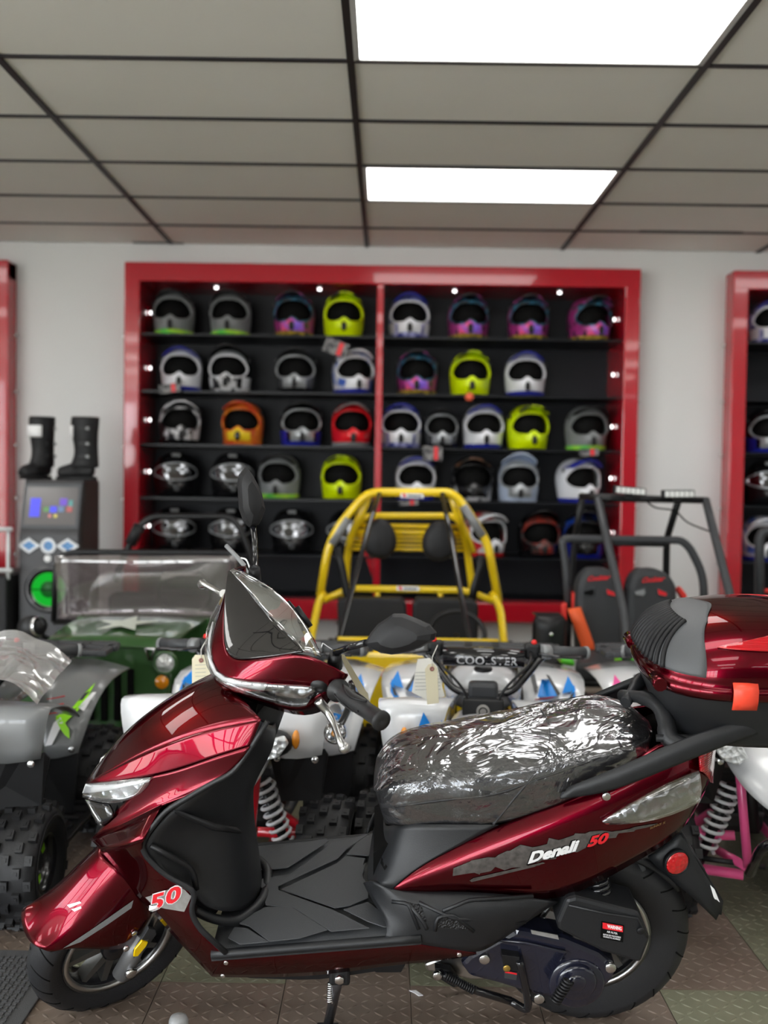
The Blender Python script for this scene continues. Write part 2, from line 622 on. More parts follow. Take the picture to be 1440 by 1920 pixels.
display('helmet_display', 'red post of a wall display cut off by left edge of the photo', UNITS[0][0], UNITS[0][1])

# ------------------------------------------------------------------ helmets
def hshell(az, v, off=0.):
    """az: 0 = front (towards -Y); v 0..1 below the ears, 1..2 crown"""
    ca, sa = math.cos(az), math.sin(az)
    if v <= 1:
        z = .004 + .136 * v
        k = .90 + .10 * math.sin(v * math.pi / 2)
        rx, ry = .124 * k, .150 * k
        f = max(0, ca) ** 3 * (.05 * math.exp(-((v - .42) / .4) ** 2))
        ry2 = ry + f - (.05 * (1 - v) if ca < 0 else 0)
    else:
        e = (v - 1) * math.pi / 2
        k = math.cos(e) ** .8
        z = .14 + .125 * math.sin(e)
        rx, ry2 = .124 * k, .150 * k
    n = 2.25
    q = (abs(sa) ** n + abs(ca) ** n) ** (-1 / n)
    p = V((sa * q * rx, -ca * q * ry2, z))
    d = V((sa, -ca, .5 * max(0, v - 1) * 2)).normalized()
    return p + d * off

def port_lim(az):
    """lower and upper v of the eye opening at this azimuth"""
    a = abs(az) / math.radians(63)
    if a >= 1: return None
    top = 1 + .40 * (1 - a ** 3.2)
    low = .58 + .17 * math.exp(-(a / .16) ** 2) + .36 * a ** 5
    return (low, top) if top > low else None

def helmet(name, label, shell, peak, chin, trim, vent=None, rim=None, brow=None, visor=False, tall=0., cheek=None, group=None):
    t = thing(name, label, 'helmet', local=True, group=group)
    g = G()
    NA, NV = 72, 44
    P = [[hshell(2 * math.pi * i / NA - math.pi, .0 + 1.999 * j / NV) for i in range(NA)] for j in range(NV + 1)]
    vs = [p for r in P for p in r]
    fs = []
    for j in range(NV):
        for i in range(NA):
            az, v = 2 * math.pi * (i + .5) / NA - math.pi, 1.999 * (j + .5) / NV
            l = port_lim(az)
            if l and l[0] < v < l[1] and not visor: continue
            fs.append([j * NA + i, j * NA + (i + 1) % NA, (j + 1) * NA + (i + 1) % NA, (j + 1) * NA + i])
    g.add(vs, fs)
    g.build('shell', shell, t, solid=.006, out=-1)
    g = G(); g.ball((0, .005, .135), (.108, .128, .112), 20, 12); g.build('liner', INK, t)
    def patch(a0, a1, lo, hi, off, n=16, m=4):
        q = G()
        q.grid([[hshell(a0 + (a1 - a0) * i / n, lo(a0 + (a1 - a0) * i / n) + (hi(a0 + (a1 - a0) * i / n) - lo(a0 + (a1 - a0) * i / n)) * j / m, off) for j in range(m + 1)] for i in range(n + 1)])
        return q
    R = math.radians
    # rim of the eye opening
    pts = []
    if not visor:
      pts = []
      for i in range(-14, 15): pts.append(hshell(R(62) * i / 14, port_lim(R(62) * i / 14 * .999)[1], .002))
      for i in range(14, -15, -1): pts.append(hshell(R(62) * i / 14, port_lim(R(62) * i / 14 * .999)[0], .002))
      g = G(); g.tube(pts, .0065, 6, closed=True); g.build('eye_port_rim', rim or chin, t)
    if visor:
        vb = lambda a: .72 + .22 * (abs(a) / R(70)) ** 2
        vt = lambda a: 1.30 - .24 * (abs(a) / R(70)) ** 2
        q = patch(R(-70), R(70), vb, vt, .008, 24, 6)
        q.build('visor', mat('mirror_visor', (.26, .27, .29), .12, 1., bump=(12, .3, 'noise')), t)
        g = G(); g.tube([hshell(R(70) * i / 14, vt(R(70) * i / 14), .008) for i in range(-14, 15)] + [hshell(R(70) * i / 14, vb(R(70) * i / 14), .008) for i in range(14, -15, -1)], .0055, 6, closed=True); g.build('visor_rim', HSV, t)
        g = G(); g.box(hshell(0, .35, .004), (.03, .012, .03), bev=.004); g.build('chin_vent', DKGREY, t)
        g = G()
        g.box(V((0, -.085, .247)), (.05, .03, .02), bev=.006); g.build('top_vent', GREY, t)
        return t
    if chin:
        patch(R(-34), R(34), lambda a: .10, lambda a: port_lim(a)[0] - .02, .004).build('chin_bar', chin, t)
    if trim:
        patch(R(-100), R(100), lambda a: .0, lambda a: .17, .005, 30, 3).build('lower_trim', trim, t)
    if brow:
        patch(R(-58), R(58), lambda a: port_lim(a)[1] + .03, lambda a: port_lim(a)[1] + .23, .004).build('brow_band', brow, t)
    if cheek:
        for s in (-1, 1):
            patch(R(s * 44), R(s * 88), lambda a: .18, lambda a: .62, .004, 10, 4).build('cheek_panel', cheek, t)
    g = G(); q = hshell(0, .36, .010)
    g.ball(q, (.017, .012, .028), 12, 8); g.build('chin_vent', vent or BLACK, t)
    if peak:
        rows = []
        for i in range(9):
            x = -1 + i / 4
            w_ = abs(x)
            rows.append([V((x * .105, -.03 + .03 * w_, .245 + tall * .3 - .045 * w_ ** 2)), V((x * .108, -.10 + .02 * w_, .258 + tall * .7 - .05 * w_ ** 2)), V((x * .098, -.205 + .06 * w_ ** 2 + tall * .3, .252 + tall - .045 * w_ ** 2))])
        g = G(); g.grid(rows); g.build('peak', peak, t, sub=1, solid=.007)
        for s in (-1, 1):
            g = G(); g.disc((s * .116, -.055, .19), (s, 0, 0), .012, .008, 8); g.build('peak_screw', DKGREY, t)
    return t

def gfx(name, a, b, sc, k, r=.3): return mat(name, a, r, coat=.4, var=(b, sc, k))
HB = mat('helmet_black', (.007, .007, .008), .22, coat=.3)
HG = mat('helmet_grey', (.21, .22, .225), .35)
HW = mat('helmet_white', (.75, .76, .80), .25, coat=.5)
HN = mat('helmet_blue', (.012, .02, .30), .3, coat=.4)
HLG = mat('helmet_green_fade', (.12, .62, .08), .35, var=((.55, .8, .05), 9, .12))
HPK = gfx('helmet_pink_fade', (.8, .09, .22), (.25, .12, .72), 14, .12)
HTE = gfx('helmet_teal_chevron', (.01, .012, .016), (.02, .13, .22), 40, .06)
HBV = gfx('helmet_violet_chevron', (.02, .03, .22), (.42, .42, .72), 26, .06)
HOR = gfx('helmet_flame', (.62, .05, .02), (.75, .22, .02), 18, .1)
HYL = mat('helmet_yellow', (.80, .56, .02), .3)
HRD = mat('helmet_red', (.72, .012, .02), .25, coat=.4)
HSV = mat('helmet_silver', (.42, .44, .46), .3, .5)
HPB = mat('helmet_pale_blue', (.52, .60, .75), .25, coat=.5)
HMX = gfx('helmet_black_white', (.012, .012, .014), (.6, .6, .62), 22, .04)
HPM = gfx('helmet_pink_edge', (.012, .012, .014), (.32, .03, .18), 16, .03)
GOLD = gfx('helmet_gold_mark', (.02, .018, .012), (.45, .30, .03), 40, .06)
KIND = {
 'grey': dict(shell=HG, peak=HB, chin=HG, trim=HLG), 'neon': dict(shell=NEON, peak=gfx('peak_neon', (.012, .012, .012), (.66, .84, 0), 14, .04), chin=NEON, trim=None),
 'pink': dict(shell=HPM, peak=gfx('peak_pink', (.012, .012, .014), (.5, .08, .35), 10, .05), chin=HPK, trim=GOLD, brow=HTE, rim=HTE), 'white': dict(shell=HW, peak=HN, chin=HW, trim=HN),
 'violet': dict(shell=HBV, peak=HN, chin=HW, trim=HBV, brow=HBV, cheek=HW), 'mixed': dict(shell=HB, peak=HB, rim=HW, chin=HMX, trim=HMX, brow=HSV, cheek=HW, tall=.02),
 'carbon': dict(shell=mat('helmet_carbon', (.05, .052, .056), .25, coat=.4), peak=HB, chin=HSV, trim=HB, brow=DKGREY), 'visor': dict(shell=HB, peak=None, chin=None, trim=None, visor=True),
 'tilt': dict(shell=gfx('helmet_white_blue', (.75, .74, .76), (.05, .12, .5), 12, .05), peak=HW, chin=HW, trim=HN), 'modular': dict(shell=gfx('helmet_white_black', (.012, .012, .014), (.7, .72, .76), 6, .02), peak=HW, chin=HMX, trim=HB, brow=HB),
 'flame': dict(shell=HOR, peak=HOR, chin=HYL, trim=HOR, vent=HB, rim=HOR), 'blueb': dict(shell=HB, peak=HB, chin=HSV, trim=HN, cheek=HN), 'red': dict(shell=HRD, peak=mat('helmet_redgrey', (.2, .18, .18), .3), chin=HRD, trim=HG),
 'skull': dict(shell=HB, peak=gfx('peak_brown', (.02, .018, .016), (.2, .09, .05), 14, .05), chin=HB, trim=HMX, cheek=HMX), 'pale': dict(shell=HPB, peak=HPB, chin=HSV, trim=HPB, tall=.035, brow=HSV, cheek=HPB),
 'wred': dict(shell=gfx('helmet_white_red', (.75, .74, .74), (.6, .02, .03), 9, .03), peak=HW, chin=HW, trim=HRD), 'darkred': dict(shell=HB, peak=HB, chin=gfx('chin_red_grey', (.03, .03, .03), (.3, .03, .02), 20, .1), trim=HB, tall=.03, brow=gfx('brow_red', (.02, .02, .02), (.25, .02, .01), 20, .1)),
 'bluedk': dict(shell=gfx('helmet_black_blue', (.012, .012, .014), (.02, .08, .5), 8, .05), peak=HB, chin=HB, trim=HN, cheek=HN, tall=.03),
}
NAMES = {'visor': 'full_face_helmet', 'modular': 'modular_helmet'}
# kind, photo x of its middle, shelf row, turn in degrees, label
HEL = [
 ('grey', 326, 0, 4, 'grey and green motocross helmet at left end of the top shelf'), ('grey', 432, 0, 2, 'grey and green motocross helmet, second from left on the top shelf'),
 ('pink', 551, 0, 0, 'black helmet with pink chin between grey and neon helmets, top shelf left of post'), ('neon', 643, 0, 3, 'neon yellow helmet on the top shelf, beside the red centre post'),
 ('violet', 766, 0, 0, 'blue and lilac patterned helmet on the top shelf right of post'), ('pink', 876, 0, 0, 'black and pink helmet just right of the lilac blue one, top shelf'),
 ('pink', 988, 0, -2, 'black and pink helmet, middle of three pink ones right of the post, top shelf'), ('pink', 1101, 0, 12, 'black and pink helmet in the top right corner of the red display'),
 ('white', 341, 1, 6, 'white helmet with blue peak at left end of the second shelf'), ('mixed', 432, 1, 0, 'black helmet with white rim and cheeks on the second shelf'),
 ('carbon', 555, 1, 2, 'dark grey carbon look helmet on the second shelf'), ('tilt', 661, 1, 14, 'white and blue helmet turned sideways with a dark tag hung above it'),
 ('pink', 782, 1, -2, 'black and pink helmet alone right of the post on the second shelf'), ('neon', 881, 1, 0, 'neon yellow helmet on the second shelf with orange ball below'),
 ('white', 984, 1, -2, 'white helmet with blue peak, right end of the second shelf'),
 ('modular', 338, 2, 14, 'black and white modular helmet at left end of the third shelf'), ('flame', 457, 2, -2, 'red and orange flame helmet with yellow chin'),
 ('blueb', 565, 2, 8, 'black helmet with blue chin next to the red one, third shelf'), ('red', 660, 2, 6, 'bright red helmet beside the red centre post'),
 ('violet', 753, 2, 0, 'lilac blue patterned helmet on the third shelf against the post'), ('carbon', 829, 2, 0, 'black and silver helmet squeezed between lilac and white helmets'),
 ('white', 907, 2, 2, 'white helmet with blue peak between black silver and neon helmets'), ('neon', 990, 2, 6, 'neon yellow helmet on the third shelf'),
 ('grey', 1100, 2, 4, 'grey and green helmet at right end of the third shelf'),
 ('visor', 330, 3, 14, 'black full face helmet with mirrored visor, left end of the fourth shelf'), ('visor', 436, 3, 12, 'black full face helmet with mirrored visor beside tall scooter mirror, fourth shelf'),
 ('grey', 527, 3, -2, 'grey and green helmet right of the tall scooter mirror, fourth shelf'), ('neon', 643, 3, 0, 'neon yellow helmet low beside the yellow roll cage'),
 ('white', 782, 3, 2, 'white helmet just above the top bar of the yellow roll cage'), ('skull', 888, 3, 0, 'black helmet with white cheek marks, fourth shelf'),
 ('pale', 975, 3, -2, 'pale blue helmet with a pointed peak'), ('white', 1086, 3, 16, 'white and blue helmet turned sideways at right end of fourth shelf'),
 ('visor', 328, 4, 14, 'black mirrored visor helmet at left end of the lowest shelf'), ('visor', 434, 4, 12, 'black mirrored visor helmet on lowest shelf behind the tall scooter mirror stem'),
 ('visor', 550, 4, 6, 'black mirrored visor helmet right of the tall mirror stem, lowest shelf'), ('visor', 655, 4, 6, 'black mirrored visor helmet partly behind the yellow roll cage'),
 ('wred', 912, 4, 18, 'white and red helmet behind right side of the yellow roll cage'), ('darkred', 1015, 4, 4, 'black helmet with dark red lining on the lowest shelf'),
 ('bluedk', 1100, 4, -4, 'black and blue helmet behind the black kart cage, lowest shelf'),
 ('violet', 1440, 0, -6, 'lilac blue helmet cut by right edge of photo, top shelf'), ('blueb', 1440, 2, -6, 'black and blue helmet cut by right edge, third shelf'),
 ('visor', 1442, 3, -8, 'black helmet cut by right edge of photo, fourth shelf'), ('tilt', 1438, 4, -8, 'white and purple helmet at right edge of photo, lowest shelf'),
]
PROTO = {}
for kind, px, row, turn, lb in HEL:
    nm = NAMES.get(kind, 'motocross_helmet')
    if kind not in PROTO:
        o = PROTO[kind] = helmet(nm, lb, **KIND[kind])
    else:
        o = copy_tree(PROTO[kind])
        o['label'] = lb
    o['group'] = 'helmets on the display shelves'
    o.scale = (1.05, 1.05, 1.08) if px != 829 else (.86, .9, .98)
    y = 6.69 if kind not in ('carbon',) else 6.68
    o.location = (atY(px, 700, y).x, y, SHZ[row] + .0005)
    o.rotation_euler = (0, 0, math.radians(turn))
# hang tags and price cards on the shelves
TAGM = mat('tag_print', (.04, .04, .045), .5, var=((.22, .21, .21), 30, .08))
for px, py, w_, h_, a, lb in ((630, 652, .15, .09, 20, 'black and red hang tag above the sideways white helmet'), (318, 728, .13, .055, -8, 'dark hang tag under the left white helmet, second shelf'),
                              (811, 850, .12, .09, 0, 'black square card under the black and silver helmet'), (1104, 848, .12, .045, -3, 'dark red tag under the grey helmet at right end'),
                              (766, 942, .12, .035, -3, 'grey card on the shelf edge behind the yellow cage bar')):
    c = atY(px, py, 6.44)
    t = thing('hang_tag', lb, 'tag', c, group='tags on the helmet shelves')
    rt = Matrix.Rotation(math.radians(a), 3, 'Y')
    g = G(); g.box(c, (w_, .004, h_), rt); g.build('card', TAGM, t)
    g = G(); g.box(c + rt @ V((w_ * .18, -.003, 0)), (w_ * .2, .003, h_ * .9), rt); g.build('red_stripe', REDP, t)
c = atY(880, 744, 6.40)
t = thing('foam_ball', 'small orange ball hanging under the neon yellow helmet', 'ball', c)
g = G(); g.ball(c, .028, 14, 10); g.build('ball', mat('ball_orange', (.75, .13, .06), .5), t)
g = G(); g.tube([c + V((0, 0, .02)), c + V((0, .05, .06))], .003, 6); g.build('cord', INK, t)

# ------------------------------------------------------------------ speaker tower with screen, boots
fx0, fx1, fy, dp = atY(38, 0, 5.6).x, atY(152, 0, 5.6).x, 5.6, .38
zt = 1.195
t = thing('speaker_tower', 'dark upright speaker tower with touch screen and green glowing cone, boots on top', 'speaker', ((fx0 + fx1) / 2, fy + dp / 2, 0))
CAB = mat('cabinet_dark', (.035, .037, .042), .4, var=((.045, .04, .042), 3, .3))
SIDE = mat('cabinet_side', (.055, .04, .036), .5)
g = G()
prof = [(fy, 0), (fy, .90), (fy + .09, zt), (fy + dp, zt), (fy + dp, 0)]
g.prism([(fx0, y, z) for y, z in prof], (fx1 - fx0, 0, 0)); g.build('cabinet', CAB, t, bev=.006)
g = G(); g.prism([(fx1 + .001, y, z) for y, z in [(fy + .04, .02), (fy + .04, .9), (fy + .12, zt - .01), (fy + dp - .005, zt - .01), (fy + dp - .005, .02)]], (.004, 0, 0)); g.build('side_panel', SIDE, t)
nrm = V((0, -(zt - .9), .09)).normalized(); upv = V((0, .09, zt - .9)).normalized(); cx = (fx0 + fx1) / 2
sc0 = V((cx, fy + .045, (.9 + zt) / 2)) + nrm * .003
def spanel(name, u0, u1, v0, v1, m, lift, par=t, base=None):
    b = base or sc0
    g = G(); g.prism([b + V((u, 0, 0)) + upv * v + nrm * lift for u, v in ((u0, v0), (u1, v0), (u1, v1), (u0, v1))], -nrm * .006); return g.build(name, m, par)
spanel('screen_frame', -.155, .155, -.125, .13, mat('bezel', (.08, .085, .095), .35), .004)
scr = spanel('screen', -.14, .14, -.105, .11, mat('screen_glass', (.10, .095, .095), .15, emit=.12, emcol=(.5, .46, .45)), .006)
SB = mat('screen_blue', (.05, .06, .6), .3, emit=.55, emcol=(.10, .09, .8))
for u0, u1, v0, v1, m in ((-.115, -.06, -.06, .045, SB), (.045, .085, .005, .045, mat('screen_violet', (.15, .08, .5), .3, emit=.4)), (-.005, .032, -.035, .0, SB), (.095, .115, .0, .035, mat('screen_teal', (.1, .3, .3), .3, emit=.35)),
                          (-.04, -.01, -.03, -.005, mat('screen_green', (.1, .25, .08), .3, emit=.35)), (.04, .07, -.03, 0, mat('screen_slate', (.12, .2, .35), .3, emit=.4)), (.085, .115, -.03, 0, mat('screen_red', (.4, .1, .1), .3, emit=.4)), (-.01, .003, -.062, -.045, mat('screen_pink', (.6, .2, .2), .3, emit=.5)), (.02, .036, -.062, -.045, mat('screen_amber', (.6, .5, .1), .3, emit=.5))):
    spanel('app_tile', u0, u1, v0, v1, m, .0085, scr)
for k, (u, r) in enumerate(((-.105, 1.5), (0, 1), (.105, 1.5))):
    c = V((cx + u, fy - .002, .838))
    g = G()
    ring = lambda s, y: [c + V((math.cos(a) * s * .042 * (r if abs(math.cos(a)) > .5 or r == 1 else 1), y, math.sin(a) * s * .042)) for a in [math.pi * 2 * i / (4 if r > 1 else 20) for i in range(4 if r > 1 else 20)]]
    g.grid([ring(1.0, 0), ring(1.0, -.012), ring(.62, -.012), ring(.62, -.004)], cv=True, smooth=False)
    o = g.build('light_bezel', mat('bezel_silver', (.42, .43, .44), .45, .6), t)
    g = G(); g.prism(ring(.62, -.005), (0, .003, 0)); g.build('blue_light', mat('blue_lamp', (.05, .18, .4), .2, emit=.25), o)
c = V(((fx0 + fx1) / 2 + .0, fy - .001, .60))
g = G(); g.lathe(c, (0, -1, 0), [(.128, 0), (.128, .012), (.108, .014), (.104, .006), (.092, .004)], 32); sr = g.build('speaker_ring', BLACKG, t)
g = G(); g.lathe(c, (0, -1, 0), [(.096, .004), (.05, .001), (.045, .002)], 32)
g.build('speaker_cone', mat('cone_green', (.0, .05, .004), .6, spec=.15, emit=.55, emcol=(.0, .72, .03), bump=(9, .3, 'noise')), t)
g = G(); g.lathe(c, (0, -1, 0), [(.046, .002), (.036, .012), (.0001, .016)], 24); g.build('cone_cap', mat('cap_green', (.0, .03, .004), .5, emit=.12, emcol=(0, .5, .03)), t)
g = G(); g.box(c + V((0, -.018, 0)), (.21, .004, .006)); g.build('grille_bar', INK, t)
g = G(); g.disc(c + V((-.005, -.004, .168)), (0, -1, 0), .02, .004, 12); g.build('round_badge', WHITEP, t)
g = G(); g.disc(c + V((.18 - .08, -.003, -.27)), (0, -1, 0), .018, .01, 12); g.build('green_lamp', mat('lamp_green', (.02, .4, .1), .3, emit=1.2, emcol=(.05, .8, .25)), t)

def boot(label):
    t = thing('motocross_boot', label, 'boot', local=True, group='boots on the speaker tower')
    # toe points to -X
    def ring(cx, z, rx, ry, n=14): return [V((cx + rx * math.cos(a), ry * math.sin(a), z)) for a in [2 * math.pi * i / n for i in range(n)]]
    sh = [0, 0, 0, (-.008, .07, .082, .054), (.0, .10, .074, .054), (.006, .14, .064, .052), (.004, .19, .064, .056), (-.002, .24, .070, .061), (-.004, .29, .076, .064), (-.002, .325, .078, .064), (.0, .35, .076, .062)]
    g = G(); g.grid([ring(*s) for s in sh[3:]], cv=True); g.build('shaft', BLACKM, t, sub=1, solid=.005)
    foot = []
    for k in range(9):
        x = -.155 + .21 * k / 8
        h = .055 + .085 * (k / 8) ** 1.2
        w_ = .034 + .020 * math.sin(math.pi * min(1, k / 5))
        foot.append([V((x, w_ * c, .016 + (h if s > 0 else 0) * max(0, s))) for c, s in [(math.cos(a), math.sin(a)) for a in [math.pi * i / 8 for i in range(9)]]])
    g = G(); g.grid(foot, cv=True); n0 = len(foot[0]); g.f += [list(range(n0)), [8 * n0 + i for i in range(n0)]]; g.s += [True, True]
    g.build('foot', BLACKM, t, sub=1)
    g = G(); g.prism([V((-.165 + .23 * (1 + math.cos(a)) / 2, (.036 + .008 * math.cos(a)) * math.sin(a) * 1.1, 0)) for a in [2 * math.pi * i / 18 for i in range(18)]], (0, 0, .02)); g.build('sole', RUBBER, t, bev=.003)
    g = G(); g.grid([[V((-.081 * math.cos(a) - .004, .069 * math.sin(a), z)) for a in [-.9 + 1.8 * i / 8 for i in range(9)]] for z in (.235, .265, .30)]); g.build('shin_plate', WHITEP, t, solid=.004)
    for z in (.13, .2, .285):
        g = G(); g.box((.01, -.058, z), (.07, .014, .018), bev=.004); b = g.build('strap', BLACK, t)
        g = G(); g.box((.03, -.066, z), (.018, .008, .016), bev=.002); g.build('buckle', GREY, b)
    return t
b1 = boot('black motocross boot in side view, right of the pair on the speaker tower')
b1.location = (atY(160, 900, 5.76).x, 5.76, zt)
b2 = copy_tree(b1); b2['label'] = 'black motocross boot pointing at the camera, left of the pair on the speaker tower'
b2.location = (atY(77, 900, 5.78).x, 5.80, zt); b2.rotation_euler = (0, 0, math.radians(62))
# low black cabinet with white rails at the left edge
t = thing('black_cabinet', 'black cabinet with white rails cut off by left edge of the photo', 'cabinet', (-2.35, 5.75, 0))
g = G(); g.box((-2.35, 5.75, .34), (.66, .5, .68), bev=.01); g.build('body', BLACKM, t)
for z in (.70, .92):
    g = G(); g.tube([(-2.7, 5.5, z), (-1.99, 5.5, z + .01)], .012, 8); g.build('white_rail', WHITE, t)
for x in (-2.66, -2.02):
    g = G(); g.tube([(x, 5.52, .66), (x, 5.52, .93)], .01, 8); g.build('rail_post', WHITE, t)
# ------------------------------------------------------------------ the scooter
CANDY = mat('candy_red', (.125, .0003, .008), .25, metal=.95, coat=1., coatr=.012, edge=(.25, .0, .02), coatior=1.34)
PANEL = mat('panel_black', (.0115, .0122, .014), .45, bump=(700, .10, 'noise'))
MATT = mat('floor_rubber', (.046, .048, .052), .5, bump=(500, .12, 'noise'))
GRIPM = mat('grip_rubber', (.016, .016, .017), .5)
TYRE = mat('tyre', (.015, .015, .0165), .55, bump=(300, .1, 'noise'))
RIMM = mat('rim_black', (.012, .012, .014), .25, coat=.3)
ALU = mat('aluminium', (.55, .55, .54), .3, 1.)
FORKM = mat('fork_grey', (.19, .19, .195), .45, .5)
def clearmat(name, tint, lo, hi, rough=.03, bump=None, refl=(1, 1, 1), haze=0, hazec=(.8, .8, .8)):
    m = bpy.data.materials.new(name); m.use_nodes = True; t = m.node_tree
    for n in list(t.nodes): t.nodes.remove(n)
    o = t.nodes.new('ShaderNodeOutputMaterial'); mx = t.nodes.new('ShaderNodeMixShader'); tr = t.nodes.new('ShaderNodeBsdfTransparent'); gl = t.nodes.new('ShaderNodeBsdfGlossy')
    tr.inputs[0].default_value = tuple(tint) + (1,); gl.inputs['Color'].default_value = tuple(refl) + (1,); gl.inputs['Roughness'].default_value = rough
    lw = t.nodes.new('ShaderNodeLayerWeight'); lw.inputs[0].default_value = .4
    mr = t.nodes.new('ShaderNodeMapRange'); mr.inputs[3].default_value = lo; mr.inputs[4].default_value = hi
    t.links.new(lw.outputs['Facing'], mr.inputs[0]); t.links.new(mr.outputs[0], mx.inputs[0]); t.links.new(tr.outputs[0], mx.inputs[1]); t.links.new(gl.outputs[0], mx.inputs[2])
    if haze:
        df = t.nodes.new('ShaderNodeBsdfDiffuse'); df.inputs[0].default_value = tuple(hazec) + (1,); m2 = t.nodes.new('ShaderNodeMixShader'); m2.inputs[0].default_value = haze
        t.links.new(mx.outputs[0], m2.inputs[1]); t.links.new(df.outputs[0], m2.inputs[2]); t.links.new(m2.outputs[0], o.inputs[0])
    else: t.links.new(mx.outputs[0], o.inputs[0])
    if bump:
        tc = t.nodes.new('ShaderNodeTexCoord'); n = t.nodes.new('ShaderNodeTexVoronoi'); n.inputs['Scale'].default_value = bump[0]
        b = t.nodes.new('ShaderNodeBump'); b.inputs['Strength'].default_value = bump[1]; b.inputs['Distance'].default_value = .01
        t.links.new(tc.outputs['Object'], n.inputs['Vector']); t.links.new(n.outputs['Distance'], b.inputs['Height']); t.links.new(b.outputs[0], gl.inputs['Normal'])
    MATS[name] = m
    return m
LENS = clearmat('clear_lens', (.92, .93, .94), .08, .6)
LAMPIN = mat('lamp_reflector', (.42, .42, .43), .2, .95, bump=(45, .9, 'voronoi'))
SMOKE = mat('smoked_screen', (.012, .011, .012), .04, coat=1.)
CLEARS = clearmat('clear_screen', (.80, .83, .85), .16, .8)
REFL = mat('red_reflector', (.55, .005, .01), .12, coat=1., bump=(120, .4, 'voronoi'))
TAIL = mat('tail_lens', (.55, .004, .012), .1, coat=1., bump=(70, .5, 'z'))
SEATM = mat('seat_leather', (.018, .018, .02), .45, bump=(260, .25, 'noise'))
NAVY = mat('cover_navy', (.012, .013, .025), .16, coat=.7)

TH, SY0 = math.radians(11), 2.38
BN = V((0, -math.cos(TH), -math.sin(TH)))
BU = V((0, -math.sin(TH), math.cos(TH)))
BO = V((0, SY0, 0))
SF = Plane(BO, BN)
def B(x, s, h): return BO + V((x, 0, 0)) + BN * s + BU * h
def toB(p):
    q = p - BO
    return V((q.x, q.dot(BN), q.dot(BU)))
_ph, _ca = math.radians(40), math.radians(27)
_A, _L = V((math.sin(_ca), 0, math.cos(_ca))), V((0, -1, 0))
_l = _L * math.cos(_ph) + _A.cross(_L) * math.sin(_ph)
FN = V((_l.x, 0, 0)) - BN * _l.y + BU * _l.z
AX = V((_A.x, 0, 0)) + BU * _A.z                         # steering axis
FF = Plane(SF(225, 1755, 0), FN)

S = thing('motor_scooter', 'dark red scooter with plastic wrapped seat and top case, nearest the camera', 'scooter', (0.05, SY0, 0))

def panel(name, m, pl, rows, mirror=True, sub=2, solid=.005, par=None, label=None):
    g = G()
    at_ = lambda p: p if isinstance(p, Vector) else pl(*p)
    g.grid([[at_(p) for p in r] for r in rows])
    if mirror:
        if any(abs((at_(p) - pl.o).dot(pl.n)) < 1e-6 for r in rows for p in r): g.mirror(pl)
        else:
            q = G(); q.v = [pl.mir(v) for v in g.v]; q.f = [f[::-1] for f in g.f]; q.s = list(g.s)
            far = q.build(name, m, par or S, sub=sub, solid=solid, weld=2e-4)
    return g.build(name, m, par or S, sub=sub, solid=solid, weld=2e-4, label=label)

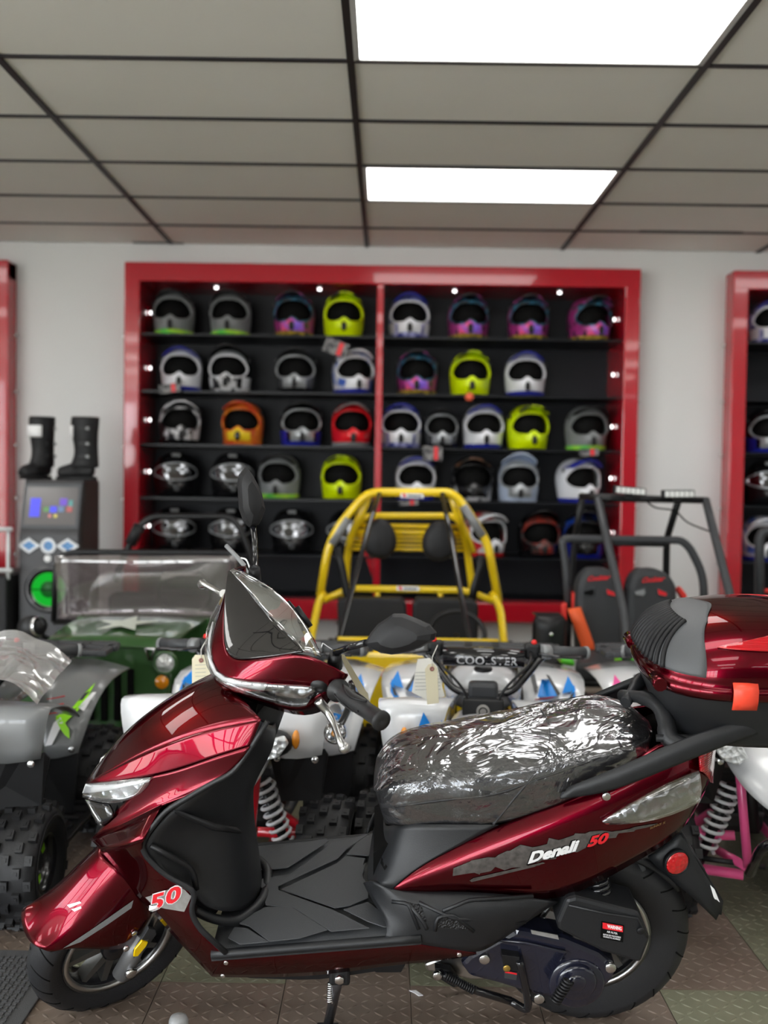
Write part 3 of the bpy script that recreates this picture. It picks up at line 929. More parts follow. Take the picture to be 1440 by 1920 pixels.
# ---- wheels
def wheel(name, c, ax, r, tw, par, rimr, spokes=5, tread=True, ref=None):
    g = G()
    prof = []
    for i in range(17):
        a = math.pi * (i / 16 - .5)
        prof.append((r - tw * .62 + tw * .62 * math.cos(a) ** .8 if True else 0, tw * math.sin(a) * (1.0)))
    rb = rimr + .004
    prof = [(rb, -tw * .62)] + [(max(rb, r - (tw * 1.0) * (1 - math.cos(a)) * .85), tw * math.sin(a)) for a in [math.pi * (i / 14 - .5) * .96 for i in range(15)]] + [(rb, tw * .62)]
    g.lathe(c, ax, prof, 56)
    ty = g.build(name, TYRE, par)
    a_ = V(ax).normalized()
    e = (V((0, 0, 1)) - a_ * a_.z).normalized(); f = a_.cross(e)
    if tread:
        g = G()
        for k in range(22):
            for sd in (-1, 1):
                pts = []
                for q in range(7):
                    t = .12 + .85 * q / 6
                    an = math.pi * .5 * t * .9
                    rr = r - tw * (1 - math.cos(an)) * .85 - .0012
                    ph = 2 * math.pi * (k + (.5 if sd > 0 else 0)) / 22 + .16 * t ** 1.6
                    pts.append(c + a_ * (sd * tw * math.sin(an)) + (e * math.cos(ph) + f * math.sin(ph)) * rr)
                g.tube(pts, .0022, 5)
        g.build('tread_groove', INK, ty, kind='stuff')
    # rim
    g = G()
    w_ = tw * .66
    g.lathe(c, ax, [(rimr + .006, w_), (rimr + .004, w_ + .004), (rimr - .008, w_ + .003), (rimr - .014, w_ * .6), (rimr - .016, -w_ * .6), (rimr - .008, -w_ - .003), (rimr + .004, -w_ - .004), (rimr + .006, -w_)], 56, closed=True)
    rim = g.build('rim', RIMM, par)
    g = G(); g.lathe(c, ax, [(rimr + .004, w_ + .0045), (rimr - .008, w_ + .0045), (rimr - .012, w_ * .75), (rimr - .010, w_ * .74), (rimr - .0, w_ - .001)], 56, closed=True); g.build('rim_lip', ALU, rim)
    for k in range(spokes):
        for d in (-.17, .17):
            ph = 2 * math.pi * k / spokes + .3
            u1 = e * math.cos(ph + d * .8) + f * math.sin(ph + d * .8)
            u2 = e * math.cos(ph + d * 1.4) + f * math.sin(ph + d * 1.4)
            t1 = a_.cross(u1)
            p0, p1 = c + u1 * .03, c + u2 * (rimr - .008)
            q = G()
            q.add([p0 - t1 * .011 - a_ * .014, p0 + t1 * .011 - a_ * .014, p0 + t1 * .011 + a_ * .018, p0 - t1 * .011 + a_ * .018, p1 - t1 * .007 - a_ * .012, p1 + t1 * .007 - a_ * .012, p1 + t1 * .007 + a_ * .020, p1 - t1 * .007 + a_ * .020],
                  [(0, 1, 2, 3), (7, 6, 5, 4), (0, 4, 5, 1), (1, 5, 6, 2), (2, 6, 7, 3), (3, 7, 4, 0)], False)
            sp_ = q.build('spoke', mat('spoke_grey', (.16, .16, .155), .35, .8), rim)
            if False: sp_
    g = G(); g.lathe(c, ax, [(.0001, -.04), (.035, -.04), (.04, -.03), (.04, .03), (.03, .036), (.0001, .036)], 24); g.build('hub', RIMM, rim)
    return ty

FC = FF(214, 1757, 0)
wheel('front_tyre', FC, FN, .197, .046, S, .128)
g = G(); g.lathe(FC - FN * .05, FN, [(.045, 0), (.085, 0), (.085, .004), (.045, .004)], 28, closed=True); g.build('brake_disc', STEEL, S)
RC = SF(1105, 1738, 0)
RR = toB(RC).z * .998
wheel('rear_tyre', RC, BN, RR, .052, S, .128)

# ---- fork
for s in (-1, 1):
    g = G()
    lo, hi = FC + FN * s * .078 - AX * .025, FC + FN * s * .078 + AX * .34
    g.tube([lo - AX * .01, lo + AX * .11], [.021, .019], 14); fl = g.build('fork_leg', FORKM, S)
    g = G(); g.tube([lo + AX * .1, hi], .013, 12); g.build('fork_tube', STEEL, fl)
    g = G(); g.disc(FC + FN * s * .094 - AX * .005, FN * s, .014, .014, 6); g.build('axle_nut', STEEL, fl)
if True:
    p = FF(253, 1765, .085)
    g = G(); q = [FF(x, y, .088) for x, y in ((246, 1798), (249, 1780), (276, 1735), (289, 1738), (291, 1747), (262, 1788), (255, 1793))]
    g.prism(q, FN * .008); g.build('reflector_bracket', DKGREY, S, bev=.002)
    g = G(); q = [FF(x, y, .098) for x, y in ((249, 1791), (251, 1778), (265, 1761), (276, 1764), (272, 1772), (257, 1790))]
    g.prism(q, FN * .005); g.build('yellow_reflector', mat('reflector_yellow', (.95, .62, .0), .2, coat=1, emit=.12), S, bev=.001)

# ---- front fender
FEN = panel('front_fender', CANDY, FF, [
    [(50, 1756, 0), (58, 1768, .03), (74, 1779, .058), (96, 1784, .066), (100, 1782, .062)],
    [(75, 1727, 0), (96, 1740, .035), (122, 1760, .066), (134, 1774, .074), (136, 1774, .070)],
    [(110, 1692, 0), (136, 1706, .038), (168, 1730, .070), (186, 1752, .078), (200, 1780, .078)],
    [(150, 1646, 0), (178, 1660, .038), (212, 1690, .072), (232, 1725, .08), (246, 1778, .080)],
    [(192, 1602, 0), (222, 1618, .038), (252, 1655, .072), (272, 1690, .08), (284, 1718, .080)]])
fs = surface_of(FEN)
decal('grey_stripe', fs, FF, [[(117, 1778), (166, 1746), (205, 1719), (250, 1687), (246, 1702), (200, 1734), (150, 1766)]], GREY, FEN)
decal('grey_dash', fs, FF, [[(126, 1697), (150, 1690), (153, 1693), (131, 1702)], [(134, 1705), (152, 1699), (153, 1703), (140, 1709)]], WHITEP, FEN, n=2)
for x, y in ((251, 1748), (236, 1777)):
    g = G(); h = drop(fs, FF, x, y, 0); g.disc(h, FN, .007, .005, 10); g.build('bolt', STEEL, FEN)

# ---- fairing
def r_(l): return l
HOOD = panel('front_hood', CANDY, SF, [
    [(161, 1469, 0), (162, 1470, .03), (166, 1470, .055)],
    [(205, 1397, 0), (222, 1408, .055), (244, 1425, .10)],
    [(253, 1349, 0), (282, 1368, .075), (310, 1397, .135)],
    [(312, 1308, 0), (350, 1332, .09), (385, 1371, .16)],
    [(362, 1281, 0), (410, 1310, .10), (446, 1359, .18)],
    [(398, 1269, 0), (452, 1306, .11), (490, 1350, .19)]])
STRIP = panel('side_strip', CANDY, SF, [
    [(165, 1469, .055), (168, 1470, .060), (172, 1470, .062)],
    [(244, 1424, .10), (252, 1441, .115), (262, 1461, .13)],
    [(310, 1396, .135), (320, 1421, .147), (330, 1447, .158)],
    [(385, 1370, .16), (390, 1396, .173), (396, 1423, .185)],
    [(446, 1358, .18), (443, 1383, .189), (440, 1409, .198)],
    [(490, 1349, .19), (480, 1374, .195), (468, 1400, .20)]])
WING = panel('side_wing', CANDY, SF, [
    [(284, 1456, .150), (268, 1472, .143), (232, 1504, .128), (172, 1574, .09)],
    [(330, 1446, .168), (305, 1475, .160), (272, 1510, .148), (215, 1556, .128)],
    [(396, 1422, .193), (362, 1455, .183), (322, 1485, .174), (262, 1532, .156)],
    [(440, 1408, .204), (405, 1445, .197), (362, 1475, .188), (302, 1512, .174)],
    [(469, 1399, .206), (440, 1444, .203), (398, 1466, .200), (350, 1494, .195)]])
FACET = panel('side_blade', CANDY, SF, [
    [(170, 1574, .088), (180, 1583, .122), (189, 1593, .155)],
    [(214, 1555, .127), (222, 1572, .170), (230, 1588, .214)],
    [(261, 1531, .156), (257, 1555, .196), (252, 1579, .232)],
    [(304, 1510, .174), (287, 1540, .205), (270, 1573, .230)]], sub=1)
LEG = panel('leg_shield', CANDY, SF, [
    [(189, 1592, .154), (230, 1587, .212), (270, 1572, .228)],
    [(214, 1620, .125), (245, 1610, .180), (266, 1592, .212)],
    [(236, 1648, .145), (262, 1632, .185), (272, 1604, .205)],
    [(260, 1680, .15), (285, 1665, .19), (305, 1637, .205)],
    [(288, 1708, .155), (325, 1693, .195), (367, 1671, .205)],
    [(314, 1740, .16), (338, 1722, .198), (356, 1706, .205)],
    [(343, 1771, .165), (362, 1752, .2), (370, 1738, .207)],
    [(375, 1805, .165), (393, 1785, .2), (402, 1772, .207)],
    [(398, 1829, .16), (414, 1808, .198), (424, 1790, .207)]])
LOW = panel('lower_skirt', CANDY, SF, [
    [(414, 1786, .203), (412, 1806, .2), (398, 1829, .165)],
    [(440, 1793, .202), (445, 1810, .198), (440, 1831, .16)],
    [(545, 1780, .202), (548, 1800, .198), (545, 1830, .16)],
    [(625, 1768, .202), (630, 1790, .198), (630, 1824, .16)],
    [(717, 1760, .202), (722, 1780, .2), (715, 1810, .165)],
    [(783, 1768, .205), (787, 1782, .198), (785, 1803, .17)],
    [(840, 1777, .195), (845, 1786, .19), (845, 1797, .175)],
    [(893, 1786, .178), (893, 1787, .177), (893, 1788, .175)]])
for x, y in ((424, 1804), (418, 1829), (861, 1789)):
    h = drop(surface_of(LOW), SF, x, y, 0); g = G(); g.disc(h, BN, .005, .004, 10); g.build('bolt', STEEL, LOW)
ls = surface_of(LEG)
dk = decal('number_plate_print', ls, SF, [[(273, 1682), (334, 1661), (347, 1668), (359, 1681), (346, 1709), (310, 1703), (289, 1698)]], SILVERP, LEG)
for ch, (x, y) in zip('50', ((296, 1690), (326, 1678))):
    for nm, m, off, li in (('numeral_edge', WHITEP, .035, .0022), ('numeral', REDP, .0, .0032)):
        letters(nm, ch, m, LEG, lambda u, v, x=x, y=y, li=li: drop(ls, SF, x + u * 60 + v * 7, y - u * 17 - v * 46, li), size=.9, bold=.03 + off)
# black trim following the edge between red shield and inner panel
ed = [(502, 1352, .19), (470, 1404, .2), (438, 1449, .205), (395, 1470, .206), (350, 1497, .208), (310, 1520, .208), (276, 1564, .21), (266, 1584, .21), (272, 1603, .21), (305, 1638, .21), (368, 1672, .21), (357, 1708, .21), (372, 1739, .211), (424, 1787, .211)]
g = G(); g.tube(bend([SF(*p) for p in ed], .03), .006, 6); both(g, SF, 'edge_trim', PANEL, S)
INNER = panel('inner_leg_panel', PANEL, SF, [
    [(488, 1352, .19), (500, 1358, .15), (512, 1362, .06), (515, 1356, 0)],
    [(470, 1401, .197), (490, 1405, .15), (511, 1405, .06), (515, 1400, 0)],
    [(438, 1447, .2), (462, 1452, .15), (487, 1446, .07), (490, 1440, 0)],
    [(352, 1494, .203), (405, 1518, .155), (464, 1495, .09), (470, 1485, 0)],
    [(276, 1564, .205), (355, 1550, .15), (455, 1540, .11), (468, 1530, 0)],
    [(269, 1600, .205), (345, 1612, .155), (450, 1612, .125), (478, 1600, 0)],
    [(304, 1637, .205), (358, 1665, .16), (455, 1675, .125), (494, 1650, 0)],
    [(366, 1672, .205), (385, 1705, .175), (450, 1715, .13), (500, 1672, 0)]])
g = G(); g.tube(bend([SF(*p) for p in ((282, 1584, .203), (330, 1612, .19), (362, 1630, .175), (368, 1668, .18))], .02), .007, 6); g.build('storage_lip', BLACK, INNER)
g = G(); g.grid([[SF(x, y, s) for x, y, s in r] for r in ([(318, 1515, .205), (400, 1545, .162), (440, 1552, .125)], [(330, 1524, .205), (400, 1556, .165), (452, 1562, .128)])]); g.build('panel_ledge', BLACKM, INNER, solid=.012)
g = G()
g.tube([SF(*p) for p in ((500, 1667, -.0), (490, 1690, .06), (468, 1712, .10), (440, 1727, .13), (400, 1722, .155), (365, 1706, .17))], .011, 8, smooth_path=4); g.mirror(SF); g.build('panel_foot_rim', PANEL, INNER)

# ---- headlamp
def plate(name, m, pl, pts, th_, par=None, bev=.002, label=None):
    g = G()
    q = [pl(*p) for p in pts]
    g.prism(q, -pl.n * th_)
    return g.build(name, m, par or S, bev=bev, label=label)
HL = panel('headlamp', LAMPIN, SF, [
    [(157, 1494, .055), (160, 1482, .055), (164, 1471, .055)],
    [(185, 1503, .095), (192, 1485, .098), (200, 1468, .098)],
    [(229, 1506, .125), (238, 1486, .128), (246, 1463, .126)],
    [(262, 1486, .14), (275, 1474, .143), (284, 1460, .143)]], sub=1)
panel('daylight_strip', WHITE, SF, [
    [(156, 1487, .06), (162, 1470, .06)], [(195, 1485, .108), (203, 1474, .108)], [(240, 1474, .136), (246, 1466, .136)], [(280, 1466, .15), (283, 1461, .15)]], sub=1, par=HL)
panel('lens', LENS, SF, [
    [(155, 1495, .064), (159, 1483, .064), (163, 1469, .064)],
    [(187, 1505, .108), (195, 1486, .111), (202, 1466, .11)],
    [(229, 1508, .138), (240, 1487, .141), (248, 1461, .14)],
    [(264, 1487, .152), (277, 1474, .155), (287, 1457, .154)]], sub=1, par=HL)
panel('lower_lamp', SMOKE, SF, [
    [(163, 1500, .06), (175, 1525, .085), (190, 1549, .10)], [(180, 1506, .09), (190, 1528, .11), (198, 1546, .118)], [(205, 1508, .11), (212, 1520, .125), (212, 1532, .128)]], sub=1, par=HL)
panel('lower_lamp_strip', LENS, SF, [[(161, 1499, .066), (168, 1501, .072)], [(172, 1525, .09), (181, 1526, .098)], [(187, 1549, .106), (195, 1545, .112)]], sub=1, par=HL)

# ---- floorboard
def fl(px, py): return SF(px, py, 0)
A0, A1 = B(toB(SF(396, 1740, .2)).x, .197, .268), B(toB(SF(790, 1745, .2)).x, .197, .305)
HN0, HN1 = toB(SF(420, 1781, .2)).z, toB(SF(722, 1748, .2)).z
HF0, HF1 = toB(SF(482, 1588, -.2)).z, toB(SF(734, 1555, -.2)).z
def floor_pt(t, s):
    """t 0..1 front to rear, s lateral"""
    x = A0.x + (A1.x - A0.x) * t
    k = t
    hn, hf = HN0 + (HN1 - HN0) * k, HF0 + (HF1 - HF0) * k
    return B(x, s, hn + (hf - hn) * (.2 - s) / .4)
g = G()
g.grid([[floor_pt(i / 12, s) - (BU * .022 if abs(s) > .205 else V((0, 0, 0))) for s in (-.208, -.203, -.19, -.1, 0, .1, .19, .203, .208)] for i in range(13)])
FLB = g.build('floorboard', MATT, S, sub=1, solid=.012, out=-1)
_p0, _p1, _p2 = floor_pt(.5, 0), floor_pt(.6, 0), floor_pt(.5, .1)
_nn = (_p1 - _p0).cross(_p2 - _p0).normalized()
FPL = Plane(_p0, _nn if _nn.z > 0 else -_nn)
pads = [
 [(447, 1728), (500, 1702), (545, 1702), (612, 1744), (560, 1760), (505, 1766), (468, 1738), (452, 1734)],
 [(440, 1740), (463, 1742), (503, 1767), (450, 1772), (428, 1760)],
 [(530, 1668), (632, 1620), (648, 1607), (684, 1611), (676, 1640), (690, 1662), (690, 1683), (655, 1698), (628, 1702)],
 [(486, 1632), (540, 1627), (615, 1578), (610, 1574), (570, 1580), (530, 1585), (510, 1595), (484, 1603)],
 [(485, 1650), (545, 1640), (622, 1583), (690, 1566), (648, 1595), (632, 1612), (523, 1662), (524, 1670), (625, 1706), (690, 1738), (620, 1745), (550, 1702), (500, 1697), (496, 1672)],
 [(645, 1706), (690, 1692), (712, 1708), (737, 1735), (720, 1738), (690, 1728)],
 [(650, 1602), (670, 1580), (695, 1566), (732, 1558), (712, 1594), (690, 1605)],
 [(632, 1654), (685, 1620), (680, 1640), (683, 1664), (660, 1662)],
]
for p in pads:
    g = G()
    q = []
    for x, y in p:
        b_ = toB(FPL(x, y, .012)); q.append(floor_pt((b_.x - A0.x) / (A1.x - A0.x), b_.y) + BU * .0115)
    c = sum(q, V((0, 0, 0))) / len(q)
    q = [c + (v - c) * 1.025 for v in q]
    g.prism(q, BU * .0024); g.build('rubber_pad', MATT, FLB, bev=.0012)
g = G(); g.tube([floor_pt(i / 10, .204) - BU * .009 for i in range(11)], .0105, 8); both(g, SF, 'floor_lip', PANEL, FLB)
# black belly under the skirt
g = G()
for s0, s1 in ((-.15, .15),):
    prof = [(420, 1826), (470, 1834), (560, 1837), (600, 1836), (640, 1831), (700, 1822), (757, 1806), (757, 1790), (600, 1800), (440, 1810)]
    g.prism([SF(x, y, s1) for x, y in prof], BN * (s0 - s1))
g.build('belly_pan', BLACK, S)
plate('belly_flap', BLACK, SF, [(690, 1815, .14), (705, 1824, .14), (752, 1824, .14), (762, 1806, .14), (715, 1812, .14), (708, 1818, .14)], .006)

# ---- rear body
SIDE_ = panel('rear_side_panel', CANDY, SF, [
    [(733, 1668, .165), (736, 1670, .168), (740, 1673, .166), (749, 1675, .16)],
    [(780, 1626, .160), (788, 1640, .178), (800, 1658, .180), (805, 1673, .168)],
    [(850, 1588, .155), (860, 1612, .18), (868, 1640, .182), (875, 1670, .162)],
    [(930, 1549, .150), (940, 1580, .18), (950, 1625, .183), (960, 1678, .155)],
    [(1049, 1505, .145), (1054, 1540, .178), (1055, 1600, .18), (1046, 1690, .145)],
    [(1130, 1468, .14), (1138, 1510, .172), (1140, 1570, .172), (1128, 1650, .135)],
    [(1225, 1425, .13), (1235, 1470, .158), (1235, 1530, .158), (1208, 1606, .12)],
    [(1296, 1396, .11), (1306, 1440, .13), (1308, 1490, .128), (1276, 1562, .10)],
    [(1334, 1390, .07), (1333, 1430, .085), (1328, 1470, .085), (1306, 1510, .07)]])
ss = surface_of(SIDE_)
_r = random.Random(5)
def ragged(p, q, n, top):
    out = []
    for k in range(n + 1):
        f = k / n
        w_ = math.sin(math.pi * min(1, f * 1.15 + .04)) ** .6
        x, y = p[0] + (q[0] - p[0]) * f, p[1] + (q[1] - p[1]) * f
        out.append((x + _r.uniform(-9, 9), y + top * 14 * w_ * (1 + _r.uniform(-.45, .35))))
    return out
_top, _bot = ragged((848, 1632), (1228, 1543), 26, -1), ragged((852, 1638), (1222, 1548), 26, 1)
decal('brush_stroke', ss, SF, [[_top[k], _top[k + 1], _bot[k + 1], _bot[k]] for k in range(26)] + [[(880 + d * 3, 1650 - d * 2), (1000 + d * 9, 1622 - d * 3), (1004 + d * 9, 1624 - d * 3), (884 + d, 1653 - d * 2)] for d in range(3)], BRUSH, SIDE_, n=2)
def onside(x0, y0, x1, y1, H_, li):
    def f(u, v):
        dx, dy = x1 - x0, y1 - y0
        L = math.hypot(dx, dy)
        return drop(ss, SF, x0 + dx * u + (dy / L) * v * -H_ * 0 + v * H_ * .16, y0 + dy * u - v * H_, li)
    return f
def word(nm, s, m, x0, y0, x1, y1, H_, li, par, shear=.2, bold=.02, space=1.):
    # unit text width is measured first so that the word spans exactly the given ends
    cu = bpy.data.curves.new('m', 'FONT'); cu.body = s; cu.shear = shear; cu.offset = bold; cu.space_character = space
    t_ = bpy.data.objects.new('m', cu); COL.objects.link(t_); bpy.context.view_layer.update()
    W_ = max(t_.dimensions.x, .01); bpy.data.objects.remove(t_); bpy.data.curves.remove(cu)
    f = onside(x0, y0, x1, y1, H_, li)
    return letters(nm, s, m, par, lambda u, v: f(u / W_, v), size=1, shear=shear, bold=bold, space=space, align='LEFT')
word('lettering_edge', 'Denali', INK, 989, 1610, 1084, 1584, 29, .0022, SIDE_, bold=.085)
word('lettering', 'Denali', WHITEP, 990, 1609, 1084, 1584, 27, .0030, SIDE_, bold=.05)
word('lettering_edge', '50', INK, 1100, 1580, 1140, 1569, 27, .0022, SIDE_, bold=.07)
word('lettering', '50', REDP, 1101, 1579, 1140, 1569, 25, .0030, SIDE_, bold=.045)
word('small_lettering', 'SUNNY X', mat('gold_print', (.28, .18, .06), .4), 1218, 1552, 1246, 1541, 6, .002, SIDE_, shear=0, bold=.0)
LMP = panel('rear_indicator', LAMPIN, SF, [
    [(1130, 1539, .176), (1134, 1542, .176), (1140, 1543, .175)],
    [(1185, 1508, .170), (1195, 1528, .172), (1200, 1540, .168)],
    [(1245, 1474, .160), (1258, 1505, .164), (1262, 1524, .158)],
    [(1308, 1448, .135), (1312, 1475, .138), (1308, 1500, .134)]], mirror=True, sub=1)
panel('lens', LENS, SF, [
    [(1128, 1539, .180), (1133, 1543, .181), (1140, 1545, .178)],
    [(1184, 1506, .178), (1195, 1528, .182), (1201, 1543, .176)],
    [(1244, 1471, .168), (1259, 1505, .174), (1264, 1527, .166)],
    [(1310, 1445, .142), (1316, 1475, .146), (1311, 1503, .14)]], mirror=True, sub=1, par=LMP)
panel('tail_lamp', TAIL, SF, [
    [(1310, 1400, .115), (1312, 1425, .135), (1314, 1446, .14)], [(1326, 1394, .10), (1326, 1420, .115), (1324, 1450, .12)], [(1340, 1390, .05), (1338, 1420, .06), (1334, 1470, .07)], [(1344, 1390, 0), (1342, 1420, 0), (1338, 1470, 0)]], sub=1)
g = G(); g.grid([[SF(x, y, s) for s in (-.13, 0, .13)] for x, y in ((1195, 1425), (1235, 1400), (1290, 1385), (1338, 1380))]); g.build('tail_deck', CANDY, S, solid=.01)
h = SF(1136, 1491, .175); g = G(); g.disc(h, BN, .009, .008, 12); g.build('bolt', STEEL, S)

# seat pillar, lower black panels
PIL = panel('seat_pillar', PANEL, SF, [
    [(716, 1553, 0), (735, 1548, .08), (760, 1545, .135), (860, 1546, .15), (935, 1546, .150)],
    [(700, 1590, 0), (716, 1590, .08), (745, 1590, .14), (815, 1590, .155), (858, 1587, .158)],
    [(690, 1625, 0), (702, 1628, .09), (722, 1632, .15), (762, 1630, .16), (784, 1624, .163)],
    [(688, 1652, 0), (696, 1655, .1), (710, 1658, .16), (725, 1662, .168), (734, 1667, .168)]])
LOWB = panel('lower_side_cover', PANEL, SF, [
    [(683, 1655, .10), (700, 1690, .15), (730, 1735, .195), (722, 1758, .205)],
    [(700, 1648, .155), (735, 1690, .19), (770, 1735, .205), (785, 1769, .205)],
    [(735, 1672, .17), (790, 1700, .2), (830, 1740, .205), (845, 1778, .198)],
    [(850, 1672, .168), (880, 1700, .195), (885, 1740, .195), (893, 1786, .18)],
    [(950, 1676, .16), (970, 1705, .18), (950, 1735, .175), (915, 1776, .165)],
    [(1046, 1691, .146), (1020, 1706, .15), (985, 1728, .15), (945, 1757, .15)]])
ls2 = surface_of(LOWB)
MESHM = mat('grille', (.03, .03, .032), .5, bump=(220, 1., 'voronoi'))
decal('grille_patch', ls2, SF, [[(768, 1693), (790, 1697), (800, 1727), (792, 1728)], [(818, 1738), (822, 1721), (845, 1719), (875, 1733), (886, 1744)]], MESHM, LOWB, n=3)
for pts in (((735, 1690, 0), (766, 1694, 0), (785, 1742, 0)), ((766, 1694, 0), (795, 1730, 0), (800, 1742, 0)), ((815, 1745, 0), (820, 1719, 0), (850, 1715, 0), (888, 1746, 0)), ((785, 1692, 0), (850, 1722, 0), (985, 1728, 0)), ((830, 1708, 0), (880, 1688, 0), (1000, 1680, 0))):
    g = G(); g.tube([drop(ls2, SF, x, y, .001) for x, y, _ in bend(pts, 8, 2)], .0042, 6); g.build('raised_ridge', PANEL, LOWB)
g = G(); q = [drop(surface_of(PIL), SF, x, y, .001) for x, y in ((716, 1607), (727, 1625), (722, 1632), (714, 1618))]; g.prism(q, BN * .001); g.build('slot', INK, PIL)

# inner core so that nothing shows through the gaps
g = G()
core = [(700, 1600), (760, 1560), (950, 1540), (1060, 1500), (1200, 1440), (1300, 1400), (1270, 1540), (1130, 1640), (1040, 1680), (900, 1690), (740, 1690), (700, 1660)]
g.prism([SF(x, y, .10) for x, y in core], -BN * .2); g.build('inner_frame', INK, S)
g = G(); core = [(300, 1420), (400, 1330), (480, 1330), (470, 1420), (440, 1500), (450, 1650), (400, 1720), (330, 1720), (280, 1640), (240, 1560), (230, 1500)]
g.prism([SF(x, y, .09) for x, y in core], -BN * .18); g.build('front_frame', INK, S)

# ---- seat and its plastic wrap
_top = [(705, 1440), (737, 1383), (812, 1357), (907, 1339), (985, 1331), (1020, 1322), (1081, 1310), (1140, 1308), (1188, 1317), (1209, 1340)]
_side = [
    [(708, 1480, .085), (714, 1510, .09), (726, 1542, .085)],
    [(738, 1462, .118), (739, 1500, .125), (742, 1546, .115)],
    [(828, 1462, .138), (831, 1505, .142), (834, 1548, .135)],
    [(928, 1450, .145), (931, 1495, .152), (932, 1545, .145)],
    [(1006, 1438, .148), (1008, 1475, .152), (1006, 1522, .145)],
    [(1040, 1430, .15), (1046, 1465, .152), (1050, 1503, .145)],
    [(1102, 1417, .145), (1109, 1445, .148), (1112, 1475, .14)],
    [(1163, 1402, .138), (1169, 1422, .142), (1172, 1447, .135)],
    [(1206, 1388, .105), (1211, 1405, .11), (1212, 1425, .105)],
    [(1214, 1388, .06), (1216, 1406, .065), (1214, 1422, .06)]]
seat = []
for (x_, y_), sd in zip(_top, _side):      # the outline seen from the camera is the far shoulder of the seat
    k_ = sd[0][2] * .55
    c_ = SF(x_, y_, -k_) + BN * k_ - BU * .010
    seat.append([c_, c_ + BN * k_ - BU * .005] + sd)
ST = panel('seat', SEATM, SF, seat, solid=.01)
sts = surface_of(ST)
for pts in (((1012, 1328), (1030, 1362), (1030, 1400), (1012, 1440), (970, 1490), (925, 1546)), ((740, 1512), (830, 1500), (930, 1488), (1010, 1460), (1110, 1425), (1200, 1385))):
    g = G(); g.tube([drop(sts, SF, x, y, .001) for x, y in spline([V((a, b, 0)) for a, b in pts], 4) for x, y in [(x, y)]] if False else [drop(sts, SF, q.x, q.y, .001) for q in spline([V((a, b, 0)) for a, b in pts], 4)], .0028, 5); g.build('seam', SEATM, ST)
WRAP = bpy.data.materials.new('plastic_wrap')
WRAP.use_nodes = True
t_ = WRAP.node_tree
for n_ in list(t_.nodes): t_.nodes.remove(n_)
o_ = t_.nodes.new('ShaderNodeOutputMaterial'); mx = t_.nodes.new('ShaderNodeMixShader'); tr = t_.nodes.new('ShaderNodeBsdfTransparent'); gl = t_.nodes.new('ShaderNodeBsdfGlossy')
gl.inputs['Roughness'].default_value = .13; gl.inputs['Color'].default_value = (.95, .96, 1, 1)
lw = t_.nodes.new('ShaderNodeLayerWeight'); lw.inputs['Blend'].default_value = .42
tcn = t_.nodes.new('ShaderNodeTexCoord'); mp = t_.nodes.new('ShaderNodeMapping'); mp.inputs['Scale'].default_value = (7, 7, 7); mp.inputs['Rotation'].default_value = (0, .5, .2)
ns = t_.nodes.new('ShaderNodeTexNoise'); ns.inputs['Scale'].default_value = 1.; ns.inputs['Detail'].default_value = 3.5; ns.inputs['Distortion'].default_value = 1.6
mp2 = t_.nodes.new('ShaderNodeMapping'); mp2.inputs['Scale'].default_value = (5, 13, 20); mp2.inputs['Rotation'].default_value = (.3, .75, 0)
ns2 = t_.nodes.new('ShaderNodeTexVoronoi'); ns2.feature = 'DISTANCE_TO_EDGE'; ns2.inputs['Scale'].default_value = 1.
ad = t_.nodes.new('ShaderNodeMath'); ad.operation = 'MULTIPLY_ADD'; ad.inputs[1].default_value = .55
bp = t_.nodes.new('ShaderNodeBump'); bp.inputs['Strength'].default_value = 1.; bp.inputs['Distance'].default_value = .02
L_ = t_.links.new
L_(tcn.outputs['Object'], mp.inputs[0]); L_(mp.outputs[0], ns.inputs['Vector']); L_(tcn.outputs['Object'], mp2.inputs[0]); L_(mp2.outputs[0], ns2.inputs['Vector'])
L_(ns2.outputs['Distance'], ad.inputs[0]); L_(ns.outputs['Fac'], ad.inputs[2]); L_(ad.outputs[0], bp.inputs['Height']); L_(bp.outputs[0], gl.inputs['Normal']); L_(bp.outputs[0], lw.inputs['Normal'])
mrn = t_.nodes.new('ShaderNodeMapRange'); mrn.inputs[3].default_value = .07; mrn.inputs[4].default_value = .8
L_(lw.outputs['Facing'], mrn.inputs[0]); L_(mrn.outputs[0], mx.inputs[0]); L_(tr.outputs[0], mx.inputs[1]); L_(gl.outputs[0], mx.inputs[2]); L_(mx.outputs[0], o_.inputs[0])
MATS['plastic_wrap'] = WRAP
def wrap_of(rows, pl, par, off=.005, m=WRAP, mirror=True):
    g = G()
    n_ = len(rows)
    g.grid([[(lambda q: q + BU * off + (BN * off if (q - pl.o).dot(pl.n) > 1e-4 else V((0, 0, 0))))(p if isinstance(p, Vector) else pl(*p)) for p in r] for r in rows])
    if mirror: g.mirror(pl)
    o = g.build('plastic_wrap', m, par, sub=3, weld=2e-4)
    tx = bpy.data.textures.new('wrinkle', 'CLOUDS'); tx.noise_scale = .05; tx.noise_depth = 2
    q = o.modifiers.new('d', 'DISPLACE'); q.texture = tx; q.strength = .007; q.mid_level = .12
    return o
wrap_of(seat[:], SF, ST)

